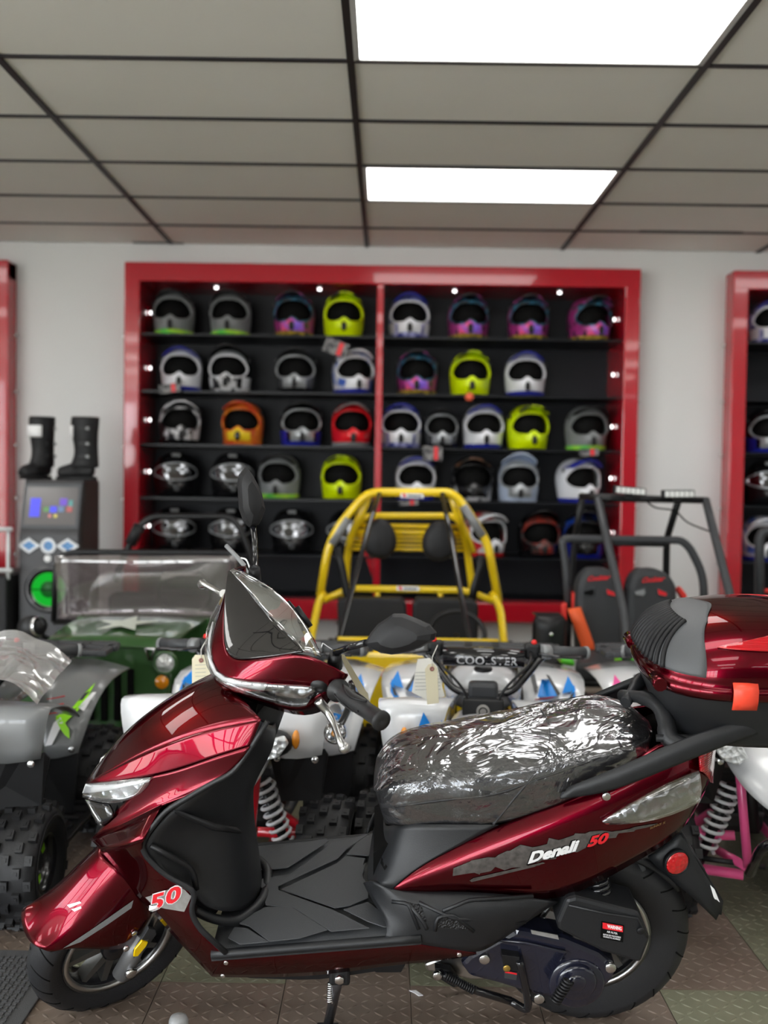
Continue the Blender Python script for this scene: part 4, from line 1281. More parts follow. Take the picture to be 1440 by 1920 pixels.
# ---- grab rail
RAIL = panel('grab_rail', PANEL, SF, [
    [(1050, 1494, .165), (1056, 1486, .168), (1070, 1478, .166)],
    [(1132, 1486, .18), (1130, 1464, .182), (1134, 1452, .172)],
    [(1215, 1453, .182), (1212, 1432, .184), (1210, 1419, .172)],
    [(1300, 1418, .178), (1296, 1396, .18), (1290, 1382, .168)],
    [(1376, 1388, .168), (1372, 1370, .17), (1368, 1358, .158)],
    [(1450, 1362, .15), (1448, 1345, .15), (1446, 1336, .14)]], sub=2, solid=.014)
g = G()
arc = [(1288, 1398, .155), (1250, 1405, .150), (1215, 1420, .15)]
g.tube([SF(1165, 1304, -.02), SF(1205, 1308, .03), SF(1232, 1322, .07), SF(1248, 1350, .10), SF(1255, 1385, .13), SF(1285, 1402, .155)], [.013, .016, .016, .018, .02, .02], 10, smooth_path=4)
g.mirror(SF); g.build('rail_hoop', PANEL, RAIL)
g = G(); g.grid([[SF(x, y, s) for s in (-.14, 0, .14)] for x, y in ((1230, 1384), (1300, 1384), (1380, 1364), (1450, 1348))]); g.build('rack_plate', BLACK, RAIL, solid=.015)

# ---- top case
TC = G(); CXB = toB(SF(1222, 1282, .12)).x
HR = toB(SF(1290, 1312, .185)).z
LEN, HW_ = .43, .185
ccx = CXB + LEN / 2
def foot(a, k=1., n=3.0, dx=0.):
    ca, sa = math.cos(a), math.sin(a)
    q = (abs(ca) ** n + abs(sa) ** n) ** (-1 / n)
    x = ca * q * LEN / 2 * k
    return x + dx, sa * q * HW_ * k
HT = toB(SF(1350, 1131, 0)).z - HR
def lid(a, v, off=0.):
    """a: 0 = rear, pi = towards the seat; v 0 rim .. 1 top"""
    e = v * math.pi / 2
    k = max(math.cos(e), 1e-4) ** .72
    x, s = foot(a, k, 3.0 - .9 * v)
    x += .05 * math.sin(e) * (1 - k) * .6
    hgt = .02 + (HT - .02) * math.sin(e) ** .95
    n_ = V((math.cos(a) * math.cos(e), math.sin(a) * math.cos(e), math.sin(e)))
    return B(ccx + x + n_.x * off, s + n_.y * off, HR + hgt + n_.z * off)
NA = 48
g = G()
g.grid([[B(ccx + foot(2 * math.pi * i / NA, k)[0] + dx, foot(2 * math.pi * i / NA, k)[1], HR + h) for i in range(NA)] for k, h, dx in ((.02, -.12, .03), (.78, -.12, .03), (.86, -.105, .02), (.955, -.02, 0), (.97, 0, 0), (.5, .0, 0))], cv=True)
CASE = g.build('top_case', PANEL, S, sharp=50)
g = G()
g.grid([[B(ccx + foot(2 * math.pi * i / NA, k)[0], foot(2 * math.pi * i / NA, k)[1], HR + h) for i in range(NA)] for k, h in ((.96, -.008), (1.0, -.004), (1.02, .004), (1.02, .014), (1.0, .02), (.985, .022))] + [[lid(2 * math.pi * i / NA, v * .9995) for i in range(NA)] for v in [j / 16 for j in range(1, 17)]], cv=True)
g.build('lid', CANDY, CASE)
def lidpatch(name, m, f, n, mm, off, par, solid=0):
    g = G()
    g.grid([[lid(*f(i / n, j / mm), off) for j in range(mm + 1)] for i in range(n + 1)])
    return g.build(name, m, par, solid=solid, out=-1)
PAD = mat('case_pad', (.075, .078, .083), .5, bump=(400, .1, 'noise'))
# smooth grey back-rest surround, then ribbed pad
def rest(i, j):
    a = math.pi + (i - .5) * 2 * (1.02 - .35 * j ** 2)
    return a, .10 + (.90 - .62 * abs(i - .5) ** 2 * 1.2) * j * .80
pd = lidpatch('back_rest', PAD, rest, 30, 24, .004, CASE, .003)
for k in range(14):
    u = k / 13
    g = G()
    pts = []
    for q in range(13):
        v = .10 + .48 * q / 12
        hw = (.62 - .012 * q)
        a = math.pi - hw + 2 * hw * u + .10 * (v - .1)
        pts.append(lid(a, v, .006))
    g.tube(pts, .0052, 6); g.build('rib', BLACKM, pd)
for s in (-1, 1):
    g = G(); c_ = B(CXB + .012, s * .12, HR + .012)
    g.tube([c_ + BN * .022, c_ - BN * .022], .014, 10); g.build('hinge', CANDY, CASE)
def lens_(i, j):
    a = -1.15 + 2.3 * i
    e_ = abs(i - .5) * 2
    lo, hi = .30 + .06 * e_, .62 - .28 * e_ ** 1.4
    return a, lo + (hi - lo) * j
lidpatch('rear_reflector', TAIL, lambda i, j: (-2.1 + 4.2 * i, .36 + .05 * abs(2 * i - 1) + (.50 * (1 - abs(2 * i - 1)) ** .8 + .004) * j), 48, 10, .004, CASE, .003)
g = G()
a0 = 1.15
q0 = [B(ccx + foot(a, 1.0)[0], foot(a, 1.0)[1] + .006, HR) for a in (1.62, 1.30)]
tx = toB(SF(1376, 1290, .19)).x; tx1 = toB(SF(1423, 1290, .19)).x
g.grid([[B(x, HW_ * y_, HR + h_) for x in (tx, (tx + tx1) / 2, tx1)] for y_, h_ in ((.985, .036), (1.04, .022), (1.05, .0), (1.03, -.018))]); g.build('orange_tag', mat('tag_orange', (.85, .07, .035), .4), CASE, solid=.002)

# ---- engine, final drive, air box
ENG = plate('engine_case', ALU, SF, [(795, 1808, .07), (870, 1780, .07), (960, 1760, .07), (970, 1840, .07), (880, 1838, .07), (850, 1830, .07), (800, 1822, .07)], .14, bev=.006)
CVT = plate('drive_cover', NAVY, SF, [(862, 1808, .13), (880, 1790, .13), (935, 1760, .13), (967, 1743, .13), (1058, 1758, .13), (1125, 1786, .13), (1158, 1815, .13), (1150, 1838, .13), (1120, 1866, .13), (1060, 1880, .13), (1000, 1866, .13), (935, 1846, .13), (880, 1832, .13)], .07, bev=.012)
for x, y, r, h0 in ((1079, 1835, .062, .135), (1079, 1835, .044, .147), (1079, 1835, .022, .152)):
    g = G(); g.lathe(SF(x, y, h0 - .02), BN, [(r, 0), (r, .014), (r - .006, .02), (.0001, .021)], 32); g.build('round_cover', NAVY, CVT)
for x, y in ((908, 1796), (1144, 1812), (1010, 1870)):
    g = G(); g.disc(SF(x, y, .13), BN, .012, .008, 12); g.build('bolt', STEEL, CVT)
g = G(); g.tube([SF(*p) for p in ((935, 1762, .134), (985, 1768, .135), (1060, 1785, .135), (1048, 1800, .135))], .004, 6); g.build('cover_rib', NAVY, CVT)
plate('silver_sticker', SILVERP, SF, [(995, 1744, .133), (1046, 1754, .133), (1048, 1762, .133), (997, 1751, .133)], .002, CVT, bev=0)
stk = plate('small_sticker', DKGREY, SF, [(946, 1820, .133), (970, 1824, .133), (968, 1838, .133), (946, 1834, .133)], .002, CVT, bev=0)
plate('red_line', REDP, SF, [(947, 1821, .134), (969, 1825, .134), (969, 1828, .134), (947, 1824, .134)], .001, CVT, bev=0)
plate('kick_boss', BLACK, SF, [(940, 1790, .15), (975, 1795, .15), (972, 1822, .15), (945, 1820, .15)], .03, CVT)
g = G(); g.disc(SF(950, 1815, .152), BN, .008, .003, 12); g.build('brass_cap', mat('brass', (.5, .33, .08), .3, .8), CVT)
# kick starter spring
def coil(p0, p1, r, turns, wr, n=10):
    p0, p1 = V(p0), V(p1)
    a = (p1 - p0).normalized(); e = a.cross(V((.3, .9, .2))).normalized(); f = a.cross(e)
    return [p0 + (p1 - p0) * (i / (turns * n)) + (e * math.cos(2 * math.pi * i / n) + f * math.sin(2 * math.pi * i / n)) * r for i in range(turns * n + 1)]
g = G(); g.tube(coil(SF(1066, 1838, .175), SF(1040, 1879, .178), .010, 8, .003), .0034, 5); g.build('kick_rubber', BLACK, CVT)
g = G(); g.tube([SF(1066, 1838, .165), SF(1040, 1879, .17)], .007, 8); g.build('kick_lever', BLACKG, CVT)
AIR = plate('air_box', PANEL, SF, [(1044, 1728, .165), (1062, 1686, .165), (1080, 1682, .165), (1198, 1712, .165), (1220, 1760, .165), (1202, 1806, .165), (1190, 1804, .165), (1128, 1785, .165), (1046, 1744, .165)], .10, bev=.008)
g = G(); g.disc(SF(1201, 1744, .167), BN, .008, .005, 12); g.build('bolt', BLACK, AIR)
g = G(); g.tube([SF(*p) for p in ((1066, 1697, .166), (1130, 1712, .167), (1195, 1722, .167), (1214, 1758, .167))], .003, 6); g.build('box_ridge', PANEL, AIR)
LB = plate('warning_label', INK, SF, [(1128, 1728, .1675), (1170, 1736, .1675), (1168, 1767, .1675), (1126, 1759, .1675)], .002, AIR, bev=0)
plate('label_band', REDP, SF, [(1130, 1730, .1685), (1168, 1737, .1685), (1168, 1748, .1685), (1130, 1741, .1685)], .001, LB, bev=0)
def flat(x0, y0, x1, y1, H_, s): return lambda u, v: SF(x0 + (x1 - x0) * u, y0 + (y1 - y0) * u - v * H_, s)
def label_word(s, m, x0, y0, x1, y1, H_, sv, par, bold=.02):
    cu = bpy.data.curves.new('m', 'FONT'); cu.body = s; cu.offset = bold
    t_ = bpy.data.objects.new('m', cu); COL.objects.link(t_); bpy.context.view_layer.update()
    W_ = max(t_.dimensions.x, .01); bpy.data.objects.remove(t_); bpy.data.curves.remove(cu)
    f = flat(x0, y0, x1, y1, H_, sv)
    return letters('label_text', s, m, par, lambda u, v: f(u / W_, v), bold=bold, align='LEFT')
label_word('WARNING', WHITEP, 1139, 1737, 1166, 1742, 9, .1692, LB, .04)
label_word('AIR FILTER', WHITEP, 1138, 1747, 1158, 1751, 5, .1692, LB)
label_word('MUST BE USED WHILE RUNNING', WHITEP, 1131, 1752, 1164, 1758, 4, .1692, LB)
label_word('OR ENGINE WILL BE DAMAGED', WHITEP, 1131, 1756, 1163, 1762, 4, .1692, LB)

# rear suspension, fender, mudguard
g = G(); g.tube(coil(SF(1118, 1640, .10), SF(1128, 1690, .11), .022, 5, .005), .006, 6); g.tube([SF(1115, 1630, .10), SF(1130, 1700, .11)], .01, 8); g.build('rear_shock', BLACKG, S)
g = G()
rows = []
for i in range(11):
    a = math.radians(38 + 92 * i / 10)
    c_ = V((math.cos(a), 0, math.sin(a)))
    rb = toB(RC)
    rows.append([B(rb.x + c_.x * (RR + .018 - .02 * abs(s) ** 2), .066 * s, rb.z + c_.z * (RR + .018 - .02 * abs(s) ** 2)) for s in (-1, -.6, 0, .6, 1)])
g.grid(rows); g.build('rear_fender', BLACK, S, sub=1, solid=.006)
MUD = panel('mudguard', PANEL, SF, [
    [(1215, 1606, .05), (1240, 1592, .055), (1275, 1562, .06)],
    [(1245, 1640, .055), (1265, 1618, .065), (1290, 1585, .065)],
    [(1290, 1670, .06), (1305, 1655, .075), (1316, 1630, .07)],
    [(1343, 1723, .06), (1350, 1708, .07), (1352, 1690, .06)]], sub=1, solid=.008)
g = G(); g.grid([[SF(x, y, s) for s in (-.06, 0, .06)] for x, y in ((1276, 1562), (1318, 1630), (1354, 1690), (1350, 1715))]); g.build('mudguard_back', PANEL, MUD, solid=.006)
g = G(); g.disc(SF(1266, 1614, .072), BN + V((.25, 0, 0)), .027, .012, 28, bev=.25); rf = g.build('red_reflector', REFL, MUD)
g = G(); g.lathe(SF(1266, 1614, .070), BN + V((.25, 0, 0)), [(.0275, 0), (.03, 0), (.03, .01), (.0275, .012)], 28, closed=True); g.build('reflector_ring', BLACK, rf)
plate('white_sticker', WHITEP, SF, [(1332, 1660, .073), (1340, 1668, .073), (1352, 1698, .066), (1349, 1700, .066), (1338, 1682, .072)], .002, MUD, bev=0)
plate('mount_arm', DKGREY, SF, [(1192, 1612, .06), (1204, 1604, .06), (1212, 1632, .06), (1204, 1636, .06)], .02)

# ---- stands
P_ = lambda x, y, s: SF(x, y, s)
foot_ = atZ(614, 1925, .012)
top_ = SF(637, 1826, .15)
g = G(); g.tube([top_, top_ + (foot_ - top_) * .25, foot_], .011, 10); SS = g.build('side_stand', mat('stand_steel', (.12, .12, .13), .25, .8), S)
g = G(); g.box(top_, (.045, .03, .04), bev=.006); g.build('stand_bracket', BLACK, SS)
g = G(); g.disc(top_ + BN * .012, BN, .011, .012, 6); g.build('stand_bolt', STEEL, SS)
g = G(); g.tube(coil(SF(620, 1842, .13), SF(618, 1880, .14), .006, 9, .002), .002, 5); g.build('stand_spring', STEEL, SS)
g = G(); g.box(foot_ + V((0, 0, -.004)), (.05, .035, .012), bev=.004); g.build('stand_foot', BLACK, SS)
CS = [(822, 1822, .10), (850, 1838, .11), (895, 1858, .12), (958, 1877, .12)]
g = G(); g.tube([P_(*p) for p in CS], .009, 10)
g.tube([P_(958, 1877, .12), P_(985, 1892, .125), P_(990, 1880, .13), P_(982, 1835, .14), P_(973, 1800, .15)], .009, 10, smooth_path=3); g.build('centre_stand', BLACKG, S); g = G()
g.tube([P_(822, 1822, -.08), P_(895, 1858, -.09), P_(985, 1888, -.10)], .009, 10); g.build('centre_stand', BLACKG, S)
g = G(); g.tube(coil(P_(835, 1828, .12), P_(890, 1858, .13), .0075, 14, .002), .0025, 5); g.build('stand_spring', BLACK, S)
plate('stand_mount', BLACK, SF, [(815, 1815, .10), (845, 1820, .10), (868, 1850, .10), (850, 1852, .10), (818, 1832, .10)], .02)
g = G(); g.disc(P_(820, 1826, .105), BN, .011, .01, 8); g.build('bolt', STEEL, S)

# ---- handlebar cowl
COWL = panel('handlebar_cowl', CANDY, FF, [
    [(424, 1239, 0), (413, 1254, 0), (405, 1266, 0)],
    [(472, 1237, .06), (458, 1258, .062), (441, 1275, .06)],
    [(520, 1231, .112), (512, 1258, .118), (501, 1284, .115)],
    [(566, 1223, .155), (572, 1256, .165), (562, 1287, .16)],
    [(613, 1243, .19), (616, 1264, .2), (598, 1289, .188)],
    [(652, 1265, .215), (640, 1278, .215), (602, 1300, .195)]])
DRL = panel('daylight_lamp', LAMPIN, FF, [
    [(404, 1265, -0.0), (400, 1272, 0)],
    [(440, 1276, .06), (432, 1290, .055)],
    [(500, 1284, .115), (487, 1307, .10)],
    [(560, 1287, .158), (550, 1327, .145)],
    [(594, 1289, .184), (574, 1320, .165)]], sub=1)
panel('white_strip', WHITE, FF, [
    [(403, 1266, .0), (401, 1271, 0)], [(440, 1277, .064), (436, 1284, .062)], [(500, 1285, .119), (496, 1294, .117)]], sub=1, par=DRL)
panel('lens', LENS, FF, [
    [(402, 1266, .0), (398, 1274, 0)],
    [(440, 1275, .070), (431, 1291, .064)],
    [(500, 1283, .126), (486, 1308, .11)],
    [(561, 1286, .168), (550, 1328, .156)],
    [(595, 1288, .192), (575, 1321, .174)]], sub=1, par=DRL)
panel('cowl_lower_lip', CANDY, FF, [
    [(400, 1271, 0), (399, 1280, -.0)],
    [(432, 1289, .056), (440, 1301, .05)],
    [(487, 1306, .101), (494, 1321, .09)],
    [(550, 1326, .146), (556, 1341, .13)],
    [(576, 1319, .166), (588, 1338, .15)],
    [(603, 1298, .196), (605, 1331, .175)]], sub=1)
panel('cowl_end', CANDY, FF, [[(652, 1264, .216), (640, 1285, .2), (612, 1318, .18)], [(603, 1298, .196), (603, 1312, .19), (604, 1331, .175)]], sub=1)
panel('smoked_screen', SMOKE, FF, [
    [(423, 1237, 0), (443, 1216, 0), (474, 1190, 0), (514, 1163, 0)],
    [(472, 1236, .062), (482, 1224, .064), (500, 1207, .06), (530, 1182, .052)],
    [(520, 1230, .114), (526, 1225, .115), (538, 1214, .106), (552, 1200, .094)],
    [(565, 1222, .157), (566, 1222, .157), (567, 1221, .156), (568, 1220, .155)]])
panel('clear_screen', CLEARS, FF, [
    [(514, 1163, 0), (528, 1150, 0), (545, 1135, 0)],
    [(530, 1182, .052), (545, 1168, .054), (560, 1155, .05)],
    [(552, 1200, .094), (566, 1190, .1), (582, 1185, .095)],
    [(568, 1220, .156), (585, 1222, .165), (603, 1232, .17)]])
# dash, bar core
g = G(); g.prism([FF(x, y, .07) for x, y in ((500, 1285), (545, 1235), (590, 1232), (612, 1262), (590, 1310), (540, 1320))], -FN * .14); g.build('dash_housing', BLACK, S)
g = G(); g.tube([FF(470, 1290, 0) - AX * .10, FF(470, 1290, 0) - AX * .0, FF(520, 1270, 0)], [.05, .055, .04], 12); g.build('steering_neck', BLACK, S)
g = G(); cst = FF(478, 1325, .0); g.tube([cst - AX * .06, cst + AX * .04], [.075, .06], 14); g.build('neck_cover', PANEL, S)
# grips, levers
def grip(s):
    p0, p1 = FF(632, 1293, .215), FF(716, 1352, .375)
    if s < 0: p0, p1 = FF(470, 1130, -.15), FF(512, 1128, -.26)
    d = (p1 - p0)
    g = G(); g.tube([p0 - d * .35, p0], .012, 10); bar = g.build('handlebar', BLACKG, S)
    g = G()
    prof = [(.024, 0), (.024, .008), (.0165, .012), (.0175, .03), (.0152, .06), (.0172, .09), (.0158, .115), (.0168, d.length - .008), (.0195, d.length - .006), (.0195, d.length), (.006, d.length + .001), (.0001, d.length - .002)]
    g.lathe(p0, d, prof, 20); gr = g.build('grip', GRIPM, S)
    g = G()
    for k in range(4):
        a = V(d).normalized(); e = a.cross(V((0, 0, 1))).normalized(); f = a.cross(e)
        pts = [p0 + a * (.02 + .09 * q / 8) + (e * math.cos(k * 1.57 + .8 * math.sin(q / 8 * 3.1)) + f * math.sin(k * 1.57 + .8 * math.sin(q / 8 * 3.1))) * .0172 for q in range(9)]
        g.tube(pts, .0022, 5)
    g.build('grip_rib', BLACK, gr)
    lv = [FF(596, 1313, .205), FF(614, 1335, .225), FF(628, 1362, .26), FF(638, 1390, .30), FF(645, 1402, .31)]
    if s < 0: lv = [FF.mir(p) for p in lv]
    g = G(); g.tube(lv, [.010, .008, .007, .0075, .010], 10, smooth_path=4); g.ball(lv[-1], .012, 10, 8); g.build('brake_lever', ALU, S)
    m0 = FF(612, 1290, .20)
    if s < 0: m0 = FF(500, 1140, -.13)
    g = G(); g.ball(m0 - FN * .02, (.026, .022, .022), 14, 10); g.build('switch_pod', BLACK, S)
grip(1); grip(-1)
# mirrors
def mirror(outl, ridge, Y, c_off, stem, base, yaw):
    """blade shaped mirror: back shell with a raised facet ridge, glass behind"""
    pts = [atY(x, y, Y) for x, y in outl]
    c = sum(pts, V((0, 0, 0))) / len(pts)
    R_ = Matrix.Rotation(yaw, 3, 'Z')
    nrm = R_ @ V((0, -1, 0))
    def sl(p, d=0): return p + nrm * d
    # shear the outline into the turned plane
    pts = [CAM + (p - CAM) * (nrm.dot(c - CAM) / nrm.dot(p - CAM)) for p in pts]
    rp_ = [CAM + (p - CAM) * ((nrm.dot(c - CAM) - 0) / nrm.dot(p - CAM)) for p in [atY(x, y, Y) for x, y in ridge]]
    g = G()
    n_ = len(pts)
    def inset(k, d): return [c + (p - c) * k + nrm * d for p in pts]
    rc = sum(rp_, V((0, 0, 0))) / len(rp_)
    rings = [inset(.97, -.012), inset(1, -.004), inset(1, .004), inset(.9, .016), inset(.55, .028)]
    g.grid(rings, cv=True)
    k = len(g.v) - n_
    g.add([rc + nrm * .032], []); top = len(g.v) - 1
    for i in range(n_): g.f.append([k + i, k + (i + 1) % n_, top]); g.s.append(True)
    g.f.append(list(range(n_))); g.s.append(False)
    m_ = g.build('mirror', BLACKM, S, sharp=22)
    g = G(); g.prism(inset(.9, -.0125), -nrm * .002); g.build('mirror_glass', mat('mirror_glass', (.8, .8, .82), .03, 1.), m_)
    g = G(); g.tube(stem, .0068, 10); g.build('mirror_stem', BLACKG, m_)
    g = G(); g.tube([stem[-1], base], [.012, .017], 12); g.build('mirror_boot', BLACK, m_)
mb = FF(627, 1250, .17); mb1 = FF(629, 1224, .17)
mirror([(685, 1205), (695, 1187), (709, 1170), (737, 1151), (757, 1151), (785, 1162), (806, 1172), (818, 1186), (815, 1199), (790, 1214), (760, 1223), (735, 1227), (712, 1222), (694, 1215)], [(712, 1185), (770, 1185)], mb.y - .16, 0,
       [atY(686, 1205, mb.y - .15), atY(655, 1214, mb.y - .06), mb1], mb, math.radians(-12))
fb = FF.mir(mb); fb1 = FF.mir(mb1)
mirror([(447, 905), (450, 889), (461, 875), (471, 888), (482, 908), (489, 925), (496, 957), (490, 972), (484, 984), (467, 988), (458, 978), (450, 955)], [(462, 930), (475, 945)], fb.y + .02, 0,
       [atY(475, 986, fb.y + .02), atY(478, 1030, fb.y + .02), atY(479, 1062, fb.y), fb1], fb, math.radians(25))
# loose cables by the far mirror
g = G(); g.tube([atY(424, 1023, 2.52), atY(446, 1046, 2.50), atY(466, 1070, 2.46), atY(480, 1088, 2.44)], .0055, 8); cb = g.build('front_cable', GREY, S)
g = G(); g.tube([atY(462, 1060, 2.46), atY(478, 1085, 2.42), atY(500, 1105, 2.40), atY(512, 1120, 2.38), atY(530, 1128, 2.36)], .0028, 6, smooth_path=4); g.build('wire', INK, cb)
g = G(); g.tube([atY(452, 1046, 2.47), atY(462, 1050, 2.45), atY(470, 1068, 2.44), atY(490, 1100, 2.40)], .002, 6, smooth_path=4); g.build('wire', WHITEP, cb)
# keys and tag
k0 = FF(540, 1128, -.02)
g = G(); g.tube([k0, k0 + V((.02, -.01, -.02)), k0 + V((.035, -.02, -.06))], .004, 6); g.tube([k0 + V((.02, -.01, -.01)), k0 + V((.05, -.02, -.05))], .006, 6); kk = g.build('ignition_key', BLACK, S)
g = G(); g.tube([k0 + V((.035, -.02, -.06)), k0 + V((.065, -.03, -.11))], .003, 6); g.build('key_ribbon', YELLOW, kk)
t = thing('price_tag', 'cream paper tag hanging on edge behind the scooter left grip', 'tag', FF(655, 1270, .16))
g = G(); q = [FF(x, y, .13) for x, y in ((638, 1227), (646, 1228), (690, 1302), (692, 1318), (680, 1312), (648, 1252))]; g.prism(q, -FN * .001); g.build('card', CREAM, t)
g = G(); q = [FF(x, y, .10) for x, y in ((655, 1262), (690, 1300), (694, 1322), (676, 1302))]; g.prism(q, -FN * .001); g.build('paper_sheet', PAPER, t)
g = G(); g.tube([FF(640, 1230, .13), FF(628, 1222, .15), FF(605, 1206, .15), FF(602, 1215, .15)], .0012, 5); g.build('string', WHITEP, t)
# ------------------------------------------------------------------ small quad bikes
KN = {}
def knobby(name, par, loc, D, W_, rimm, accent=None, turn=0.):
    """off-road tyre with blocks, as a part of its quad; axis along x, outer face to +x if loc.x > 0"""
    key = (round(D, 3), round(W_, 3), rimm.name, accent.name if accent else '')
    s = 1 if loc[0] >= 0 else -1
    def put(o, p):
        o.location = loc; o.rotation_euler = (0, 0, turn + (0 if s > 0 else math.pi)); o.parent = p
    if key in KN:
        src = KN[key]
        t = src.copy(); COL.objects.link(t); put(t, par)
        for ch in list(src.children):
            c = ch.copy(); COL.objects.link(c); c.parent = t
        return t
    R, w_ = D / 2 - .012, W_ / 2
    rr = R * .52
    g = G()
    g.lathe((0, 0, 0), (1, 0, 0), [(rr, -w_ * .8), (R * .72, -w_ * .98), (R * .93, -w_ * .93), (R * .99, -w_ * .6), (R, 0), (R * .99, w_ * .6), (R * .93, w_ * .93), (R * .72, w_ * .98), (rr, w_ * .8), (rr * .96, w_ * .7), (rr * .96, -w_ * .7)], 40, closed=True)
    g.lathe((0, 0, 0), (1, 0, 0), [(R * .80, w_ * .985), (R * .82, w_ * 1.0), (R * .80, w_ * 1.0 + .001), (R * .78, w_ * .99)], 40)
    t = g.build(name, TYRE, None)
    g = G()
    n = 16
    for k in range(n):
        for x, ph, rad in ((-.80, 0, .95), (-.42, .5, .995), (0, 0, 1), (.42, .5, .995), (.80, 0, .95)):
            a = 2 * math.pi * (k + ph) / n
            for d in (-.22, .22):
                aa = a + d * .62 / n * 4
                c = V((x * w_, math.cos(aa) * R * rad, math.sin(aa) * R * rad))
                m = Matrix.Rotation(aa, 3, 'X')
                g.box(c, (W_ * .135, .026, .014), m, 0)
                if d > 0: g.box(V((x * w_, math.cos(2 * math.pi * (k + ph) / n) * R * rad, math.sin(2 * math.pi * (k + ph) / n) * R * rad)), (W_ * .06, .03, .010), Matrix.Rotation(2 * math.pi * (k + ph) / n, 3, 'X'), 0)
    g.build('tread_block', TYRE, t, kind='stuff')
    g = G()
    g.lathe((0, 0, 0), (1, 0, 0), [(rr, w_ * .8), (rr * .93, w_ * .82), (rr * .88, w_ * .5), (rr * .80, w_ * .2), (rr * .45, w_ * .25), (rr * .40, w_ * .5), (.0001, w_ * .52)], 28)
    g.build('rim', rimm, t)
    for k in range(4):
        a = k * math.pi / 2 + .4
        g = G(); g.box((w_ * .34, math.cos(a) * rr * .6, math.sin(a) * rr * .6), (.012, .045, .03), Matrix.Rotation(a, 3, 'X'), .004); g.build('rim_window', accent or STEEL, t)
    KN[key] = t
    put(t, par)
    return t

